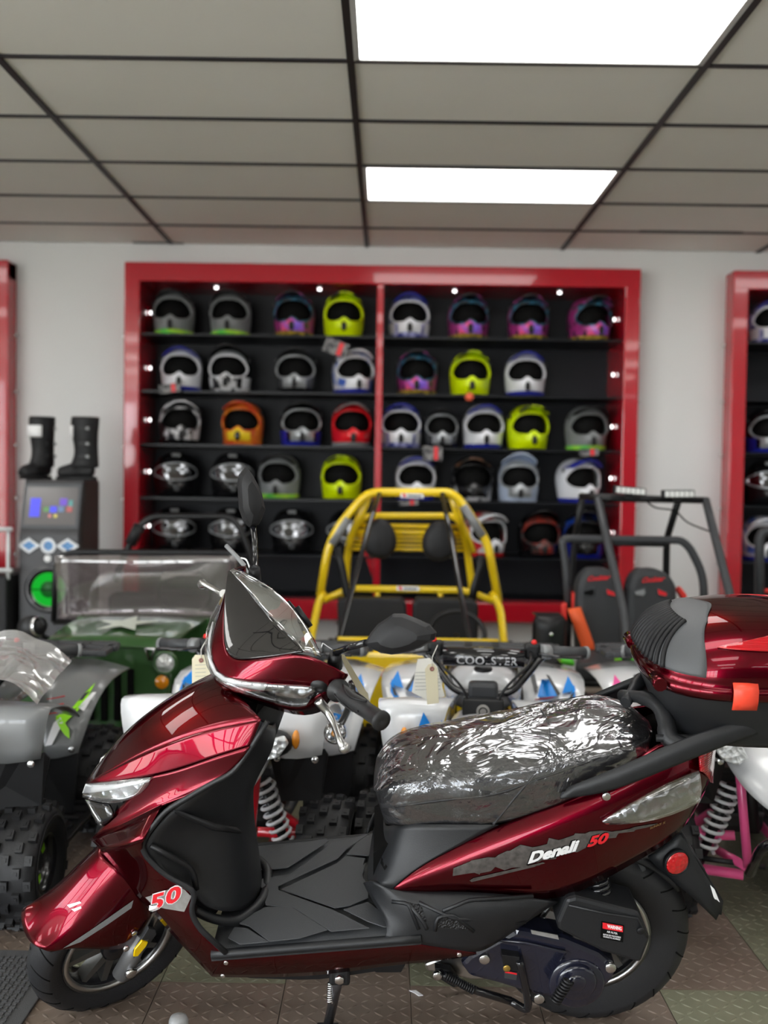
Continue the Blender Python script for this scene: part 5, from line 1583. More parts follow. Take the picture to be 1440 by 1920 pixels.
def quad(name, label, X, Y, rz, body, decalm, arm, spring, rimacc=None, word=None, wrapped=True, light=True, tank=None, fs=1.):
    t = thing(name, label, 'quad bike', (X, Y, 0), rz, local=True, group='row of small quad bikes')
    LM = V
    def part(nm, g, m, par=None, **k): return g.build(nm, m, par or t, **k)
    for s in (-1, 1):
        knobby('front_tyre', t, (s * .28, 0, .171), .342, .148, RIMM, rimacc)
        knobby('rear_tyre', t, (s * .265, .76, .182), .364, .16, RIMM, rimacc)
    # frame rails
    for s in (-1, 1):
        g = G(); g.tube(bend([(s * .09, -.16, .20), (s * .10, -.10, .46), (s * .10, .18, .50), (s * .10, .78, .46), (s * .10, .82, .22), (s * .10, .10, .16), (s * .09, -.16, .20)], .05), .013, 8); part('frame_rail', g, arm)
        g = G(); g.tube(bend([(s * .09, -.05, .25), (s * .235, -.01, .235), (s * .10, .14, .25)], .03), .014, 8); part('upper_arm', g, arm)
        g = G(); g.tube(bend([(s * .07, -.07, .145), (s * .25, -.01, .15), (s * .09, .16, .15)], .03), .015, 8); part('lower_arm', g, arm)
        g = G(); g.tube([(s * .235, 0, .25), (s * .255, 0, .13)], .016, 8); part('knuckle', g, BLACK)
        for z in (.236, .15):
            g = G(); g.ball((s * .235, -.022, z), .014, 10, 6); part('ball_joint', g, CHROME)
        a, b = V((s * .105, -.06, .40)), V((s * .185, -.03, .16))
        g = G(); g.tube([a, b], .014, 10); sh = part('shock', g, BLACK)
        g = G(); g.tube(coil(a, a + (b - a) * .82, .028, 9, .005), .0055, 6); g.build('spring', spring, sh)
        g = G(); g.tube([(s * .02, -.10, .18), (s * .23, -.05, .19)], .008, 8); part('tie_rod', g, BLACK)
        # floor plate
        g = G(); g.box((s * .235, .40, .15), (.19, .44, .014), bev=.005); fp = part('foot_plate', g, BLACK)
        for k in range(5):
            g = G(); g.box((s * .235, .25 + .075 * k, .160), (.15, .022, .012)); g.build('foot_rib', BLACKM, fp)
        # front fender with black flap below
        def M_(x, y, z): return V((s * x, y, z))
        def FM_(x, y, z): return V((s * x * fs, y, z))
        g = G()
        g.grid([[FM_(.135, -.09, .475), FM_(.21, -.10, .47), FM_(.275, -.085, .485)], [FM_(.115, -.105, .55), FM_(.20, -.115, .55), FM_(.285, -.095, .55)], [FM_(.10, -.10, .605), FM_(.20, -.11, .618), FM_(.292, -.09, .61)], [FM_(.095, -.085, .615), FM_(.20, -.09, .628), FM_(.293, -.07, .618)],
                [FM_(.08, .04, .612), FM_(.20, .04, .615), FM_(.30, .06, .60)], [FM_(.085, .20, .565), FM_(.20, .2, .555), FM_(.29, .2, .53)]])
        fe = part('front_fender', g, body, sub=1, solid=.006)
        g = G(); g.prism([FM_(.128, -.085, .49), FM_(.21, -.10, .49), FM_(.282, -.085, .50), FM_(.29, -.07, .48), FM_(.27, -.06, .35), FM_(.16, -.07, .345), FM_(.135, -.08, .45)], (0, .006, 0)); fp2 = part('mud_flap', g, BLACK)
        for x in (.155, .26):
            g = G(); g.disc(FM_(x, -.103, .475), (0, -1, 0), .010, .006, 8); g.build('screw', STEEL, fp2)
        for q in () if body is GREYB or arm is ARMR else (((.14, -.106, .56), (.185, -.112, .535), (.165, -.105, .60)), ((.10, -.107, .555), (.125, -.110, .53), (.115, -.105, .58))):
            g = G(); g.prism([FM_(x, y - .012, z) for x, y, z in q], (0, .0012, 0)); g.build('decal', decalm, fe)
        # rear fender
        def RF(i, j):
            P4 = [[(.15, .455, .33), (.225, .435, .335), (.295, .43, .36)], [(.145, .475, .43), (.235, .45, .43), (.315, .455, .44)], [(.14, .52, .52), (.235, .50, .525), (.335, .50, .515)], [(.13, .64, .57), (.23, .63, .58), (.352, .62, .565)], [(.13, .90, .57), (.23, .91, .57), (.34, .90, .54)]]
            return P4
        g = G(); g.grid([[M_(*p) for p in r] for r in RF(0, 0)]); rfn = part('rear_fender', g, body, sub=1, solid=.006)
        g = G(); g.prism([M_(.15, .462, .35), (M_(.295, .437, .375)), M_(.275, .45, .15), M_(.175, .46, .14)], (0, .006, 0)); part('rear_mud_flap', g, BLACK)
        for x, z in ((.17, .345), (.275, .37)):
            g = G(); g.disc(M_(x, .432, z), (0, -1, 0), .010, .006, 8); g.build('screw', STEEL, rfn)
        sr = BVHTree.FromPolygons([M_(*p) for r in RF(0, 0) for p in r], [[i * 3 + j, i * 3 + j + 1, i * 3 + j + 4, i * 3 + j + 3] for i in range(4) for j in range(2)])
        def onf(x, z):
            x = .15 + (x - .15) * .80
            h = sr.ray_cast(V((s * x, -1, z + .0)), V((0, 1, -.0)))
            return (h[0] if h[0] else M_(x, .45, z)) + V((0, -.009, .003))
        for nm, m, pl_ in (('decal', decalm, [(.245, .47), (.285, .482), (.335, .535), (.33, .50), (.275, .455)]), ('decal', decalm, [(.25, .462), (.285, .43), (.29, .408), (.272, .418), (.24, .45)]), ('decal', decalm, [(.16, .345), (.185, .335), (.175, .375), (.16, .37)]),
                           ('decal_white', WHITEP, [(.195, .372), (.225, .378), (.265, .445), (.25, .462), (.225, .445)]), ('decal_white', WHITEP, [(.315, .49), (.355, .53), (.37, .53), (.34, .48)]), ('decal_dark', DKGREY, [(.295, .485), (.305, .483), (.345, .535), (.335, .54)])) + ((() if body is GREYB else (('decal', decalm, [(.20, .525), (.225, .572), (.262, .53)]), ('decal_dark', DKGREY, [(.232, .574), (.246, .572), (.285, .53), (.272, .525)]), ('decal_dark', DKGREY, [(.165, .57), (.185, .573), (.195, .54), (.18, .53)]), ('decal', decalm, [(.30, .535), (.325, .565), (.345, .54)])))):
            if nm == 'decal':
                mx_, mz_ = sum(q[0] for q in pl_) / len(pl_), sum(q[1] for q in pl_) / len(pl_)
                pl_ = [(mx_ + (x - mx_) * 1.35, mz_ + (z - mz_) * 1.35) for x, z in pl_]
            g = G(); bm = bmesh.new(); bm.faces.new([bm.verts.new((x, z, 0)) for x, z in pl_]); bmesh.ops.triangulate(bm, faces=bm.faces)
            bmesh.ops.subdivide_edges(bm, edges=bm.edges, cuts=2, use_grid_fill=True); bm.verts.index_update()
            g.add([onf(q.co.x, q.co.y) for q in bm.verts], [[q.index for q in f.verts] for f in bm.faces]); bm.free(); g.build(nm, m, rfn)
        for k in range(3):
            g = G(); g.tube([onf(.18, .51 - k * .022), onf(.225, .517 - k * .022), onf(.255, .523 - k * .022)], .0016, 4); g.build('warning_stripe', REDP, rfn)
    # nose, tank, seat
    g = G(); half = lambda r: [[V((x * sg, y, z)) for sg in (1,) for x, y, z in q] for q in r]
    rows = [[(.0, -.30, .425), (.05, -.29, .42), (.075, -.27, .39)], [(.0, -.25, .48), (.075, -.23, .465), (.115, -.19, .42)], [(.0, -.14, .53), (.085, -.13, .52), (.135, -.10, .47)], [(.0, 0, .555), (.08, 0, .545), (.135, .0, .50)], [(.0, .12, .55), (.085, .12, .54), (.12, .12, .49)], [(0, .26, .54), (.08, .26, .53), (.11, .26, .46)]]
    full = [[V((-x, y, z)) for x, y, z in r[::-1]] + [V(p) for p in r[1:]] for r in rows]
    g.grid(full); ns_ = part('nose_cowl', g, tank or body, sub=2, solid=.006)
    g = G(); g.prism([V((x, -.292 + .5 * (z - .43), z)) for x, z in ((-.055, .44), (.055, .44), (.075, .40), (.04, .35), (-.04, .35), (-.075, .40))], (0, .02, 0)); part('grille', g, BLACK, bev=.003)
    if light:
        for s in (-1, 1):
            g = G(); g.ball((s * .155, -.14, .525), (.05, .05, .036), 12, 8); hl = part('headlight', g, BLACK)
            g = G(); g.prism([V((s * x, -.195, z + .02)) for x, z in ((.108, .488), (.135, .468), (.178, .482), (.202, .517), (.19, .537), (.125, .52))], (0, .02, 0)); g.build('lens', mat('led_lens', (.78, .80, .82), .3, metal=.3, coat=1., bump=(70, 1., 'voronoi')), hl, bev=.004)
            g = G(); g.ball((s * .215, -.15, .54), (.011, .02, .026), 10, 8); part('side_marker', g, ORANGE)
    g = G(); g.tube(bend([(-.10, -.20, .20), (-.10, -.30, .32), (.10, -.30, .32), (.10, -.20, .20)], .05), .014, 8); part('front_bumper', g, BLACKG)
    g = G()
    st = [[(.0, .24, .605), (.07, .24, .59), (.09, .24, .53)], [(.0, .36, .60), (.09, .36, .585), (.115, .36, .52)], [(0, .55, .60), (.105, .55, .59), (.125, .55, .53)], [(0, .78, .64), (.10, .78, .63), (.12, .78, .55)], [(0, .86, .62), (.06, .86, .61), (.07, .86, .55)]]
    g.grid([[V((-x, y, z)) for x, y, z in r[::-1]] + [V(p) for p in r[1:]] for r in st]); seat_ = part('seat', g, SEATM, sub=2)
    if wrapped:
        g = G(); g.grid([[V((-x * 1.05, y, z + .008)) for x, y, z in r[::-1]] + [V((x * 1.05, y, z + .008)) for x, y, z in r[1:]] for r in st]); g.build('plastic_wrap', WRAP, seat_, sub=3)
    # engine and back wheels' axle
    g = G(); g.box((0, .35, .27), (.17, .34, .20), bev=.03); en = part('engine', g, mat('engine_dark', (.03, .03, .032), .4, .4))
    for k in range(4):
        g = G(); g.box((0, .21, .24 + .03 * k), (.14, .10, .008)); g.build('cooling_fin', DKGREY, en)
    g = G(); g.tube([(-.26, .8, .19), (.26, .8, .19)], .018, 8); part('rear_axle', g, BLACK)
    g = G(); g.tube(bend([(.05, .05, .38), (.12, .0, .30), (.12, .2, .22), (.13, .55, .25)], .04), .016, 8); part('exhaust', g, DKGREY)
    # rear rack: a perforated black plate on two posts
    g = G()
    for y, w2 in ((.70, .16), (.80, .26), (.90, .30), (.98, .27)): g.box((0, y, .612), (w2 * 2, .045, .022), bev=.008)
    for x in (-.27, -.17, -.05, .05, .17, .27): g.box((x, .84 if abs(x) < .2 else .88, .612), (.035, .30 if abs(x) < .2 else .20, .022), bev=.006)
    rk = part('rear_rack', g, mat('rack_grey', (.045, .047, .052), .5))
    for s in (-1, 1):
        g = G(); g.tube([(s * .12, .80, .60), (s * .11, .80, .46)], .012, 8); g.build('rack_post', BLACK, rk)
    # handlebar
    HB_ = bend([(-.30, .34, .70), (-.19, .28, .71), (-.085, .23, .585), (.085, .23, .585), (.19, .28, .71), (.30, .34, .70)], .04, 5)
    g = G(); g.tube(HB_, .012, 10); hb = part('handlebar', g, BLACKG)
    for s in (-1, 1):
        a, b = V((s * .205, .29, .708)), V((s * .315, .348, .699))
        g = G(); g.tube([a, b], .019, 12); part('grip', g, mat('atv_grip', (.05, .052, .056), .5))
        g = G(); g.tube([b, b + (b - a) * .09], .021, 12); part('grip_end', g, GREY)
        g = G(); g.tube([a - (b - a) * .28, a - (b - a) * .02], .023, 12); part('grip_collar', g, GREY)
        g = G(); g.box(a + V((-s * .055, 0, .002)), (.05, .045, .05), bev=.01); sw = part('switch_box', g, BLACK)
        if s > 0 or True:
            g = G(); g.ball(a + V((-s * .05, -.01, .03)), .009, 8, 6); g.build('red_button', REDB, sw)
        g = G(); g.tube([a + V((-s * .04, -.03, .0)), a + V((s * .02, -.06, -.004)), a + V((s * .10, -.03, -.01))], .005, 8, smooth_path=4); part('lever', g, BLACKG)
        g = G(); g.tube([a + V((-s * .06, -.02, .0)), V((s * .13, .14, .69)), V((s * .05, .12, .60)), V((s * .03, .14, .45))], .0045, 6, smooth_path=6); part('cable', g, BLACK)
    g = G(); g.tube([(-.125, .262, .69), (.125, .262, .69)], .029, 16); pad = part('bar_pad', g, BLACKG)
    if word:
        letters('pad_lettering', word, mat('letter_grey', (.5, .5, .52), .4), pad, lambda u, v: V((u * .0205 + .01, .262 - .0297 * math.cos(v * .0205 / .029 - .25), .69 + .0297 * math.sin(v * .0205 / .029 - .25))), size=1.75, bold=.02, space=1.05)
    g = G(); g.tube([(0, .23, .57), (0, .10, .40), (0, .06, .22)], .02, 10); part('steering_stem', g, BLACK)
    g = G(); g.prism([V((x, .10 + .15 * (z - .5), z)) for x, z in ((-.060, .59), (.060, .59), (.062, .55), (.052, .52), (-.052, .52), (-.062, .55))], (0, .03, 0)); pl_ = part('dash_plate', g, BLACK, bev=.004)
    g = G(); g.disc((0, .102, .558), (0, -1, .15), .020, .003, 20); em = g.build('round_emblem', SILVERP, pl_)
    g = G(); g.lathe((0, .098, .558), (0, -1, .15), [(.013, 0), (.013, .0012), (.010, .0012), (.010, 0)], 20); g.build('emblem_ring', INK, em)
    g = G(); g.ball((0, .40, .572), (.125, .17, .078), 18, 12); tk = part('tank_cover', g, tank or body)
    g = G(); g.ball((0, .33, .640), (.03, .03, .016), 12, 8); g.build('filler_cap', BLACK, tk)
    for s in (-1, 1):
        g = G(); g.tube([(s * .08, .245, .58), (s * .10, .30, .612), (s * .105, .40, .622), (s * .09, .5, .60)], .004, 6, smooth_path=3); g.build('cover_seam', DKGREY, tk)
    g = G(); g.box((0, .21, .60), (.09, .06, .05), bev=.012); part('bar_clamp', g, DKGREY)
    return t

ARMB = mat('arm_black', (.012, .012, .013), .3, coat=.3)
ARMR = mat('arm_red', (.55, .008, .02), .28, coat=.5)
ARMP = mat('arm_pink', (.85, .10, .30), .3, coat=.5)
GREYB = mat('body_grey', (.19, .195, .20), .35, coat=.4)
WHITEB = mat('body_white', (.74, .75, .77), .22, coat=.6)
PINKD = mat('decal_pink', (.85, .08, .35), .35)
LIMED = mat('decal_lime', (.33, .80, .02), .35)
SPW = mat('spring_white', (.68, .69, .71), .35, coat=.3)
q3 = quad('quad_bike', 'grey quad bike with lime green decals at the left edge', -1.255, 2.80, 0, GREYB, LIMED, ARMB, SPW, LIMED, fs=1.27)
q2 = quad('quad_bike', 'white quad bike with red suspension arms behind the scooter headset', -.43, 2.91, math.radians(-6), WHITEB, BLUE, ARMR, SPW)
q1 = quad('quad_bike', 'white quad bike with blue decals and lettered bar pad behind the seat', .285, 2.92, math.radians(-5), WHITEB, BLUE, ARMB, SPW, word='COOLSTER')
q4 = quad('quad_bike', 'white quad bike with pink suspension arms behind the top case', 1.085, 2.93, 0, WHITEB, PINKD, ARMP, SPW)
# round clear indicator on a stalk at the red armed quad's left side
def q2l(p): return Matrix.Rotation(-q2.rotation_euler.z, 3, 'Z') @ (p - q2.location)
c = q2l(atY(628, 1374, 2.66)); a_ = V((.15, -1, .1))
g = G(); g.tube([c + V((.02, .16, .10)), c + V((.03, .10, .07)), c + V((.012, .04, .02)), c + V((0, .02, 0))], .010, 8, smooth_path=3); st_ = g.build('indicator_stalk', BLACKG, q2)
g = G(); g.lathe(c, a_, [(.0001, -.02), (.022, -.012), (.029, .0), (.029, .004)], 24); g.build('indicator_shell', BLACKG, st_)
g = G(); g.lathe(c, a_, [(.0001, .002), (.026, .003)], 24); g.build('indicator_reflector', LAMPIN, st_)
g = G(); g.ball(c + V((0, -.008, 0)), .009, 10, 8); g.build('amber_bulb', ORANGE, st_)
g = G(); g.lathe(c, a_, [(.029, .003), (.026, .012), (.014, .018), (.0001, .020)], 24); g.build('indicator_lens', LENS, st_)
# clear plastic sheets still on the left quad's front fender
g = G(); rnd = random.Random(3)
rows = []
for i in range(9):
    rows.append([V((-1.27 + .36 * j / 10 + rnd.uniform(-.008, .008), 2.69 + .32 * i / 8, .645 + .075 * math.sin(math.pi * j / 10) + .05 * i / 8 + rnd.uniform(-.012, .012))) for j in range(11)])
g.grid(rows); w_ = g.build('plastic_sheet', clearmat('loose_plastic', (.97, .97, .98), .12, .75, .15, bump=(22, .6), haze=.28), None, sub=2)
tag(w_, 'crumpled clear plastic sheet over the front of the grey quad', 'plastic sheet')
# tags hung on the quads
def card(name, label, pts, Y, m, lines=0, hole=False):
    q = [atY(x, y, Y) for x, y in pts]
    c = sum(q, V((0, 0, 0))) / len(q)
    t = thing(name, label, 'tag', c, group='paper tags on the vehicles')
    g = G(); g.prism(q, (0, .002, 0)); g.build('card', m, t)
    xs_, ys_ = [p[0] for p in pts], [p[1] for p in pts]
    for k in range(lines):
        y = min(ys_) + (max(ys_) - min(ys_)) * (.35 + .5 * k / max(1, lines))
        a, b = atY(min(xs_) + 6, y, Y - .001), atY(max(xs_) - 8, y - 1, Y - .001)
        g = G(); g.prism([a, b, b + V((0, 0, .0009)), a + V((0, 0, .0009))], (0, .0005, 0)); g.build('written_line', GREY, t)
    if hole:
        g = G(); h = atY((min(xs_) + max(xs_)) / 2, min(ys_) + 10, Y - .001); g.lathe(h, (0, -1, 0), [(.002, 0), (.002, .002), (.006, .002), (.006, 0)], 14); g.build('eyelet', mat('eyelet', (.30, .12, .10), .5), t)
        g = G(); g.tube([h, h + V((.0, .0, .03)), h + V((.015, .02, .06))], .0012, 5); g.build('string', PAPER, t)
    return t
card('price_tag', 'cream card tag hanging left of the lettered bar pad', [(797, 1255), (803, 1246), (812, 1244), (820, 1254), (823, 1318), (801, 1321)], 2.72, CREAM, 0, True)
card('price_sheet', 'white printed paper sheet behind the cream tag', [(783, 1236), (806, 1234), (820, 1250), (834, 1306), (800, 1312), (772, 1298)], 2.75, PAPER, 6)
card('price_tag', 'cream handwritten tag left of the scooter headset', [(360, 1236), (366, 1228), (386, 1228), (394, 1240), (394, 1282), (360, 1284)], 2.75, CREAM, 4, True)

# ------------------------------------------------------------------ yellow kart
KX = .185
yk = thing('go_kart', 'yellow go kart with slatted roll cage and two black headrests', 'go-kart', (KX, 4.9, 0))
def pp(l, Y): return [atY(x, y, Y if not isinstance(Y, (list, tuple)) else Y[i]) for i, (x, y) in enumerate(l)]
def ktube(nm, l, Y, r, m, par, cr=.06):
    g = G(); g.tube(bend(pp(l, Y), cr), r, 10); return g.build(nm, m, par)
ktube('roll_hoop', [(600, 1117), (614, 1032), (632, 990), (688, 923), (848, 923), (872, 950), (914, 1017), (935, 1128)], 5.2, .022, YELLOW, yk)
for sg, l in ((0, [(607, 1112), (597, 1130), (584, 1195), (576, 1260)]), (1, [(922, 1112), (938, 1140), (947, 1222), (952, 1262)])):
    ktube('cage_leg', l, [5.2, 5.15, 5.0, 4.9], .02, YELLOW, yk)
for l in ([(692, 928), (655, 1014), (648, 1090), (646, 1130)], [(846, 928), (872, 1006), (885, 1097), (887, 1135)]):
    ktube('rear_stay', l, [5.22, 5.35, 5.4, 5.4], .02, YELLOW, yk)
ktube('rack_rail', [(652, 1030), (668, 985), (688, 967), (850, 967), (868, 985), (888, 1036)], 5.34, .017, YELLOW, yk)
for y, r in ((985, .013), (997, .016), (1006, .007), (1013, .007), (1021, .007), (1029, .009)):
    ktube('rack_slat', [(668 - (y - 985) * .22, y), (872 + (y - 985) * .22, y + 3)], 5.36, r, YELLOW, yk)
ktube('cross_bar', [(606, 1126), (655, 1103), (876, 1107), (924, 1127)], 5.18, .018, YELLOW, yk)
for x in (708, 826):
    ktube('bar_stub', [(x, 1105), (x, 1130)], 5.19, .015, YELLOW, yk)
for l in ([(711, 926), (692, 985), (637, 1194), (630, 1225)], [(829, 926), (846, 1010), (880, 1205), (884, 1230)]):
    ktube('front_strut', l, [5.17, 5.0, 4.5, 4.42], .013, BLACKG, yk)
for l in ([(653, 972), (622, 1020)], [(868, 948), (905, 1005)]):
    g = G(); g.tube([p + V((0, -.004, 0)) for p in pp([((1-f) * l[0][0] + f * l[1][0], (1-f) * l[0][1] + f * l[1][1]) for f in (0, 1)], 5.195)], .0225, 10); g.build('silver_wrap', SILVERP if False else GREY, yk)
for y0, x0, x1, Yq in ((929, 751, 794, 5.17), (1103, 744, 786, 5.155)):
    g = G(); g.prism([atY(x, y, Yq) for x, y in ((x0, y0 - 4), (x1, y0 - 3), (x1, y0 + 5), (x0, y0 + 4))], (0, .003, 0)); st_ = g.build('white_sticker', WHITEP, yk)
    g = G(); g.prism([atY(x, y, Yq - .002) for x, y in ((x0 + 3, y0 - 3), (x0 + 9, y0 - 3), (x0 + 11, y0 + 3), (x0 + 5, y0 + 3))], (0, .003, 0)); g.build('red_mark', REDP, st_)
    g = G(); g.prism([atY(x, y, Yq - .002) for x, y in ((x0 + 13, y0 - 1), (x1 - 4, y0 - 0), (x1 - 4, y0 + 3), (x0 + 13, y0 + 2))], (0, .003, 0)); g.build('dark_mark', DKGREY, st_)
for cx_, cy_ in ((712, 1010), (823, 1014)):
    c = atY(cx_, cy_, 5.14); g = G()
    def pt_(k, y_): return [c + V((.084 * k * math.cos(a) * (1 - .16 * math.sin(a)), y_, .102 * k * math.sin(a))) for a in [2 * math.pi * i / 24 for i in range(24)]]
    g.grid([pt_(.02, -.035), pt_(.7, -.035), pt_(.93, -.022), pt_(1, 0), pt_(.97, .03), pt_(.02, .035)], cv=True); g.build('headrest', BLACKM, yk)
for x0, x1 in ((628, 690), (690, 768), (768, 850), (850, 897)):
    pass
for l in ([(632, 1128), (640, 1122), (752, 1122), (762, 1132), (766, 1216), (634, 1216)], [(774, 1132), (782, 1122), (886, 1124), (897, 1132), (897, 1216), (772, 1216)]):
    g = G(); g.prism(pp(l, 5.0), (0, .10, 0)); sb = g.build('seat_back', BLACKM, yk, bev=.025)
for l in ([(628, 1200), (766, 1200), (760, 1236), (622, 1236)], [(774, 1200), (900, 1200), (906, 1236), (776, 1236)]):
    g = G(); q = [atY(x, y, 5.0 if i < 2 else 4.6) for i, (x, y) in enumerate(l)]; g.prism(q, (0, 0, -.08)); g.build('seat_cushion', BLACKM, yk, bev=.02)
for l in ([(632, 1025), (640, 1060), (650, 1112), (656, 1130)], [(900, 1040), (902, 1062), (890, 1100), (884, 1130)]):
    g = G(); q = pp(l, 5.12); g.grid([[p + V((-.02, 0, .0)), p + V((.02, 0, 0))] for p in q]); g.build('seat_belt', BLACK, yk, solid=.004)
c = atY(856, 1190, 4.75)
g = G(); g.tube([c + V((.13 * math.cos(a), .05 * math.sin(a), .10 * math.sin(a))) for a in [2 * math.pi * i / 28 for i in range(28)]], .012, 8, closed=True); sw = g.build('steering_wheel', BLACK, yk)
g = G(); g.tube([c, c + V((-.05, -.3, -.2))], .012, 8); g.build('steering_column', BLACK, sw)
# nose body
ny = 4.3
xl, xr = atY(640, 1215, ny).x, atY(930, 1215, ny).x
zt_ = atY(790, 1214, ny).z
g = G(); g.prism([(xl, ny + .12, zt_), (xl, ny, zt_ - .03), (xl + .0, ny - .05, .12), (xl, ny + .5, .10), (xl, ny + .5, .24)], (xr - xl, 0, 0)); g.build('nose_panel', YELLOW, yk, bev=.012)
g = G(); g.tube([(xl - .02, ny + .1, zt_ + .012), (xr + .02, ny + .1, zt_ + .012)], .013, 8); g.build('nose_rail', YELLOW, yk)
g = G(); q = [atY(x, y, ny - .06) for x, y in ((704, 1262), (738, 1250), (742, 1262), (722, 1272))]; g.prism(q, (0, .004, 0)); g.build('pink_sticker', mat('sticker_pink', (.8, .35, .38), .5), yk)
g = G(); g.box((KX, 4.85, .12), (.75, 1.1, .05), bev=.01); g.build('floor_pan', BLACK, yk)
for s in (-1, 1):
    for y, d in ((4.35, .36), (5.25, .42)):
        knobby('kart_tyre', yk, (s * (.385 if y > 5 else .38), y - 4.9, d / 2), d, .18, RIMM)
    g = G(); g.tube([(KX + s * .30, 5.25, .21), (KX, 5.25, .21)], .02, 8); g.build('axle', BLACK, yk)
    g = G(); g.tube([(KX + s * .30, 4.35, .18), (KX + s * .1, 4.4, .16)], .016, 8); g.build('front_axle', BLACK, yk)

# ------------------------------------------------------------------ black kart
bk = thing('go_kart', 'black go kart with two light bars on its cage and red trimmed seats', 'go-kart', (1.18, 4.8, 0))
ktube('front_strut', [(1121, 935), (1147, 1051), (1171, 1155), (1174, 1215), (1174, 1240)], [4.7, 4.55, 4.35, 4.25, 4.2], .019, DKGREY, bk)
ktube('front_strut', [(1323, 937), (1342, 1011), (1371, 1124), (1378, 1200)], [4.7, 4.55, 4.35, 4.2], .019, DKGREY, bk)
ktube('top_bar', [(1090, 930), (1121, 934), (1324, 938)], [4.85, 4.7, 4.7], .016, BLACK, bk)
ktube('rear_post', [(1092, 930), (1078, 1008), (1066, 1155), (1064, 1240)], [4.9, 5.0, 5.05, 5.05], .017, BLACK, bk)
ktube('rear_post', [(1272, 938), (1250, 1011), (1249, 1075), (1249, 1200)], [4.75, 5.0, 5.05, 5.05], .017, BLACK, bk)
ktube('roof_side', [(1092, 930), (1270, 936)], 4.95, .015, BLACK, bk)
ktube('seat_hoop', [(1068, 1170), (1061, 1063), (1054, 1013), (1066, 1010), (1278, 1013), (1294, 1028), (1318, 1076), (1322, 1160)], 4.78, .019, DKGREY, bk)
ktube('hoop_brace', [(1147, 1019), (1250, 1021)], 4.79, .012, BLACK, bk)
for cx_, cy_, a in ((1180, 920, -4), (1271, 926, 1)):
    c = atY(cx_, cy_, 4.66); m = Matrix.Rotation(math.radians(-a), 3, 'Y')
    g = G(); g.box(c, (.142, .05, .036), m, .005); lb = g.build('light_bar', BLACK, bk)
    for k in range(6):
        g = G(); g.box(c + m @ V((-.055 + .022 * k, -.027, 0)), (.019, .004, .026), m); g.build('led_cell', mat('led_cell', (.75, .76, .74), .15, coat=1., bump=(200, .5, 'voronoi')), lb)
    g = G(); g.box(c + V((0, .01, -.025)), (.03, .02, .02)); g.build('light_foot', BLACK, lb)
g = G(); g.tube(pp([(1212, 940), (1230, 952), (1265, 958), (1290, 980), (1335, 998)], 4.68), .004, 6, smooth_path=4); g.build('wire', INK, bk)
SEATK = mat('kart_seat', (.03, .031, .034), .55, bump=(300, .15, 'noise'))
for k, (dx, ox) in enumerate(((0, 0), (96, 0))):
    l = [(1084, 1230), (1080, 1160), (1082, 1100), (1090, 1075), (1106, 1066), (1140, 1065), (1158, 1078), (1168, 1100), (1172, 1160), (1172, 1230)]
    l = [(x + dx + (6 if k and i > 5 else 0), y + dx * .015) for i, (x, y) in enumerate(l)]
    g = G(); g.prism(pp(l, 4.66), (0, .12, 0)); sb = g.build('seat_back', SEATK, bk, bev=.03)
    for sx in ((1090, 1118, 0), (1132, 1158, 1)):
        a, b, m_ = sx
        h = [(a + dx, 1108), (b + dx - 3, 1100), (b + dx, 1112), (b + dx - 6, 1120), (a + dx + 2, 1117)] if not m_ else [(a + dx + 2, 1100), (b + dx, 1112), (b + dx - 1, 1121), (a + dx + 4, 1116)]
        g = G(); g.prism(pp(h, 4.655), (0, .006, 0)); g.build('slot_rim', DKGREY, sb, bev=.003)
        cxm, cym = sum(p[0] for p in h) / len(h), sum(p[1] for p in h) / len(h)
        g = G(); g.prism(pp([(cxm + (x - cxm) * .7, cym + (y - cym) * .62) for x, y in h], 4.652), (0, .006, 0)); g.build('slot', REDP if (k, m_) in ((0, 1), (1, 1)) else (INK if k == 0 else GREY), sb)
    letters('seat_lettering', 'Coolster', REDP, sb, lambda u, v, dx=dx: atY(1122 + dx * 1.06 + u * 11.5 + v * 3, 1084 + dx * .03 - v * 13 - u * .9, 4.652), size=1., shear=.35, bold=.03)
for l in ([(1074, 1110), (1082, 1112), (1088, 1130), (1082, 1150), (1074, 1146)], [(1270, 1108), (1276, 1099), (1290, 1118), (1282, 1128)], [(1054, 1134), (1064, 1130), (1064, 1166), (1056, 1164)]):
    g = G(); g.prism(pp(l, 4.72), (0, .05, 0)); g.build('red_bolster', mat('bolster_red', (.75, .04, .03), .45), bk, bev=.008)
g = G(); q = pp([(1076, 1142), (1086, 1170), (1100, 1208), (1106, 1235)], 4.6); g.grid([[p + V((-.028, 0, 0)), p + V((.03, 0, .01))] for p in q]); g.build('orange_belt', mat('belt_orange', (.85, .12, .03), .5), bk, solid=.005)
for l in ([(1084, 1212), (1172, 1212), (1178, 1245), (1078, 1245)], [(1180, 1214), (1272, 1214), (1282, 1245), (1182, 1245)]):
    g = G(); q = [atY(x, y, 4.66 if i < 2 else 4.35) for i, (x, y) in enumerate(l)]; g.prism(q, (0, 0, -.08)); g.build('seat_cushion', SEATK, bk, bev=.02)
c = atY(1030, 1186, 4.5)
g = G(); g.grid([[c + V((x * .072, -.05 + .05 * x * x, z)) for x in (-1, -.6, 0, .6, 1)] for z in (-.085, -.04, .02, .055)] + [[c + V((x * .055, .0, .075)) for x in (-1, -.6, 0, .6, 1)], [c + V((x * .06, .12, .07)) for x in (-1, -.6, 0, .6, 1)]]); mg = g.build('wheel_guard', BLACK, bk, sub=1, solid=.006)
g = G(); g.disc(c + V((0, -.052, .0)), (0, -1, 0), .008, .005, 10); g.build('screw', STEEL, mg)
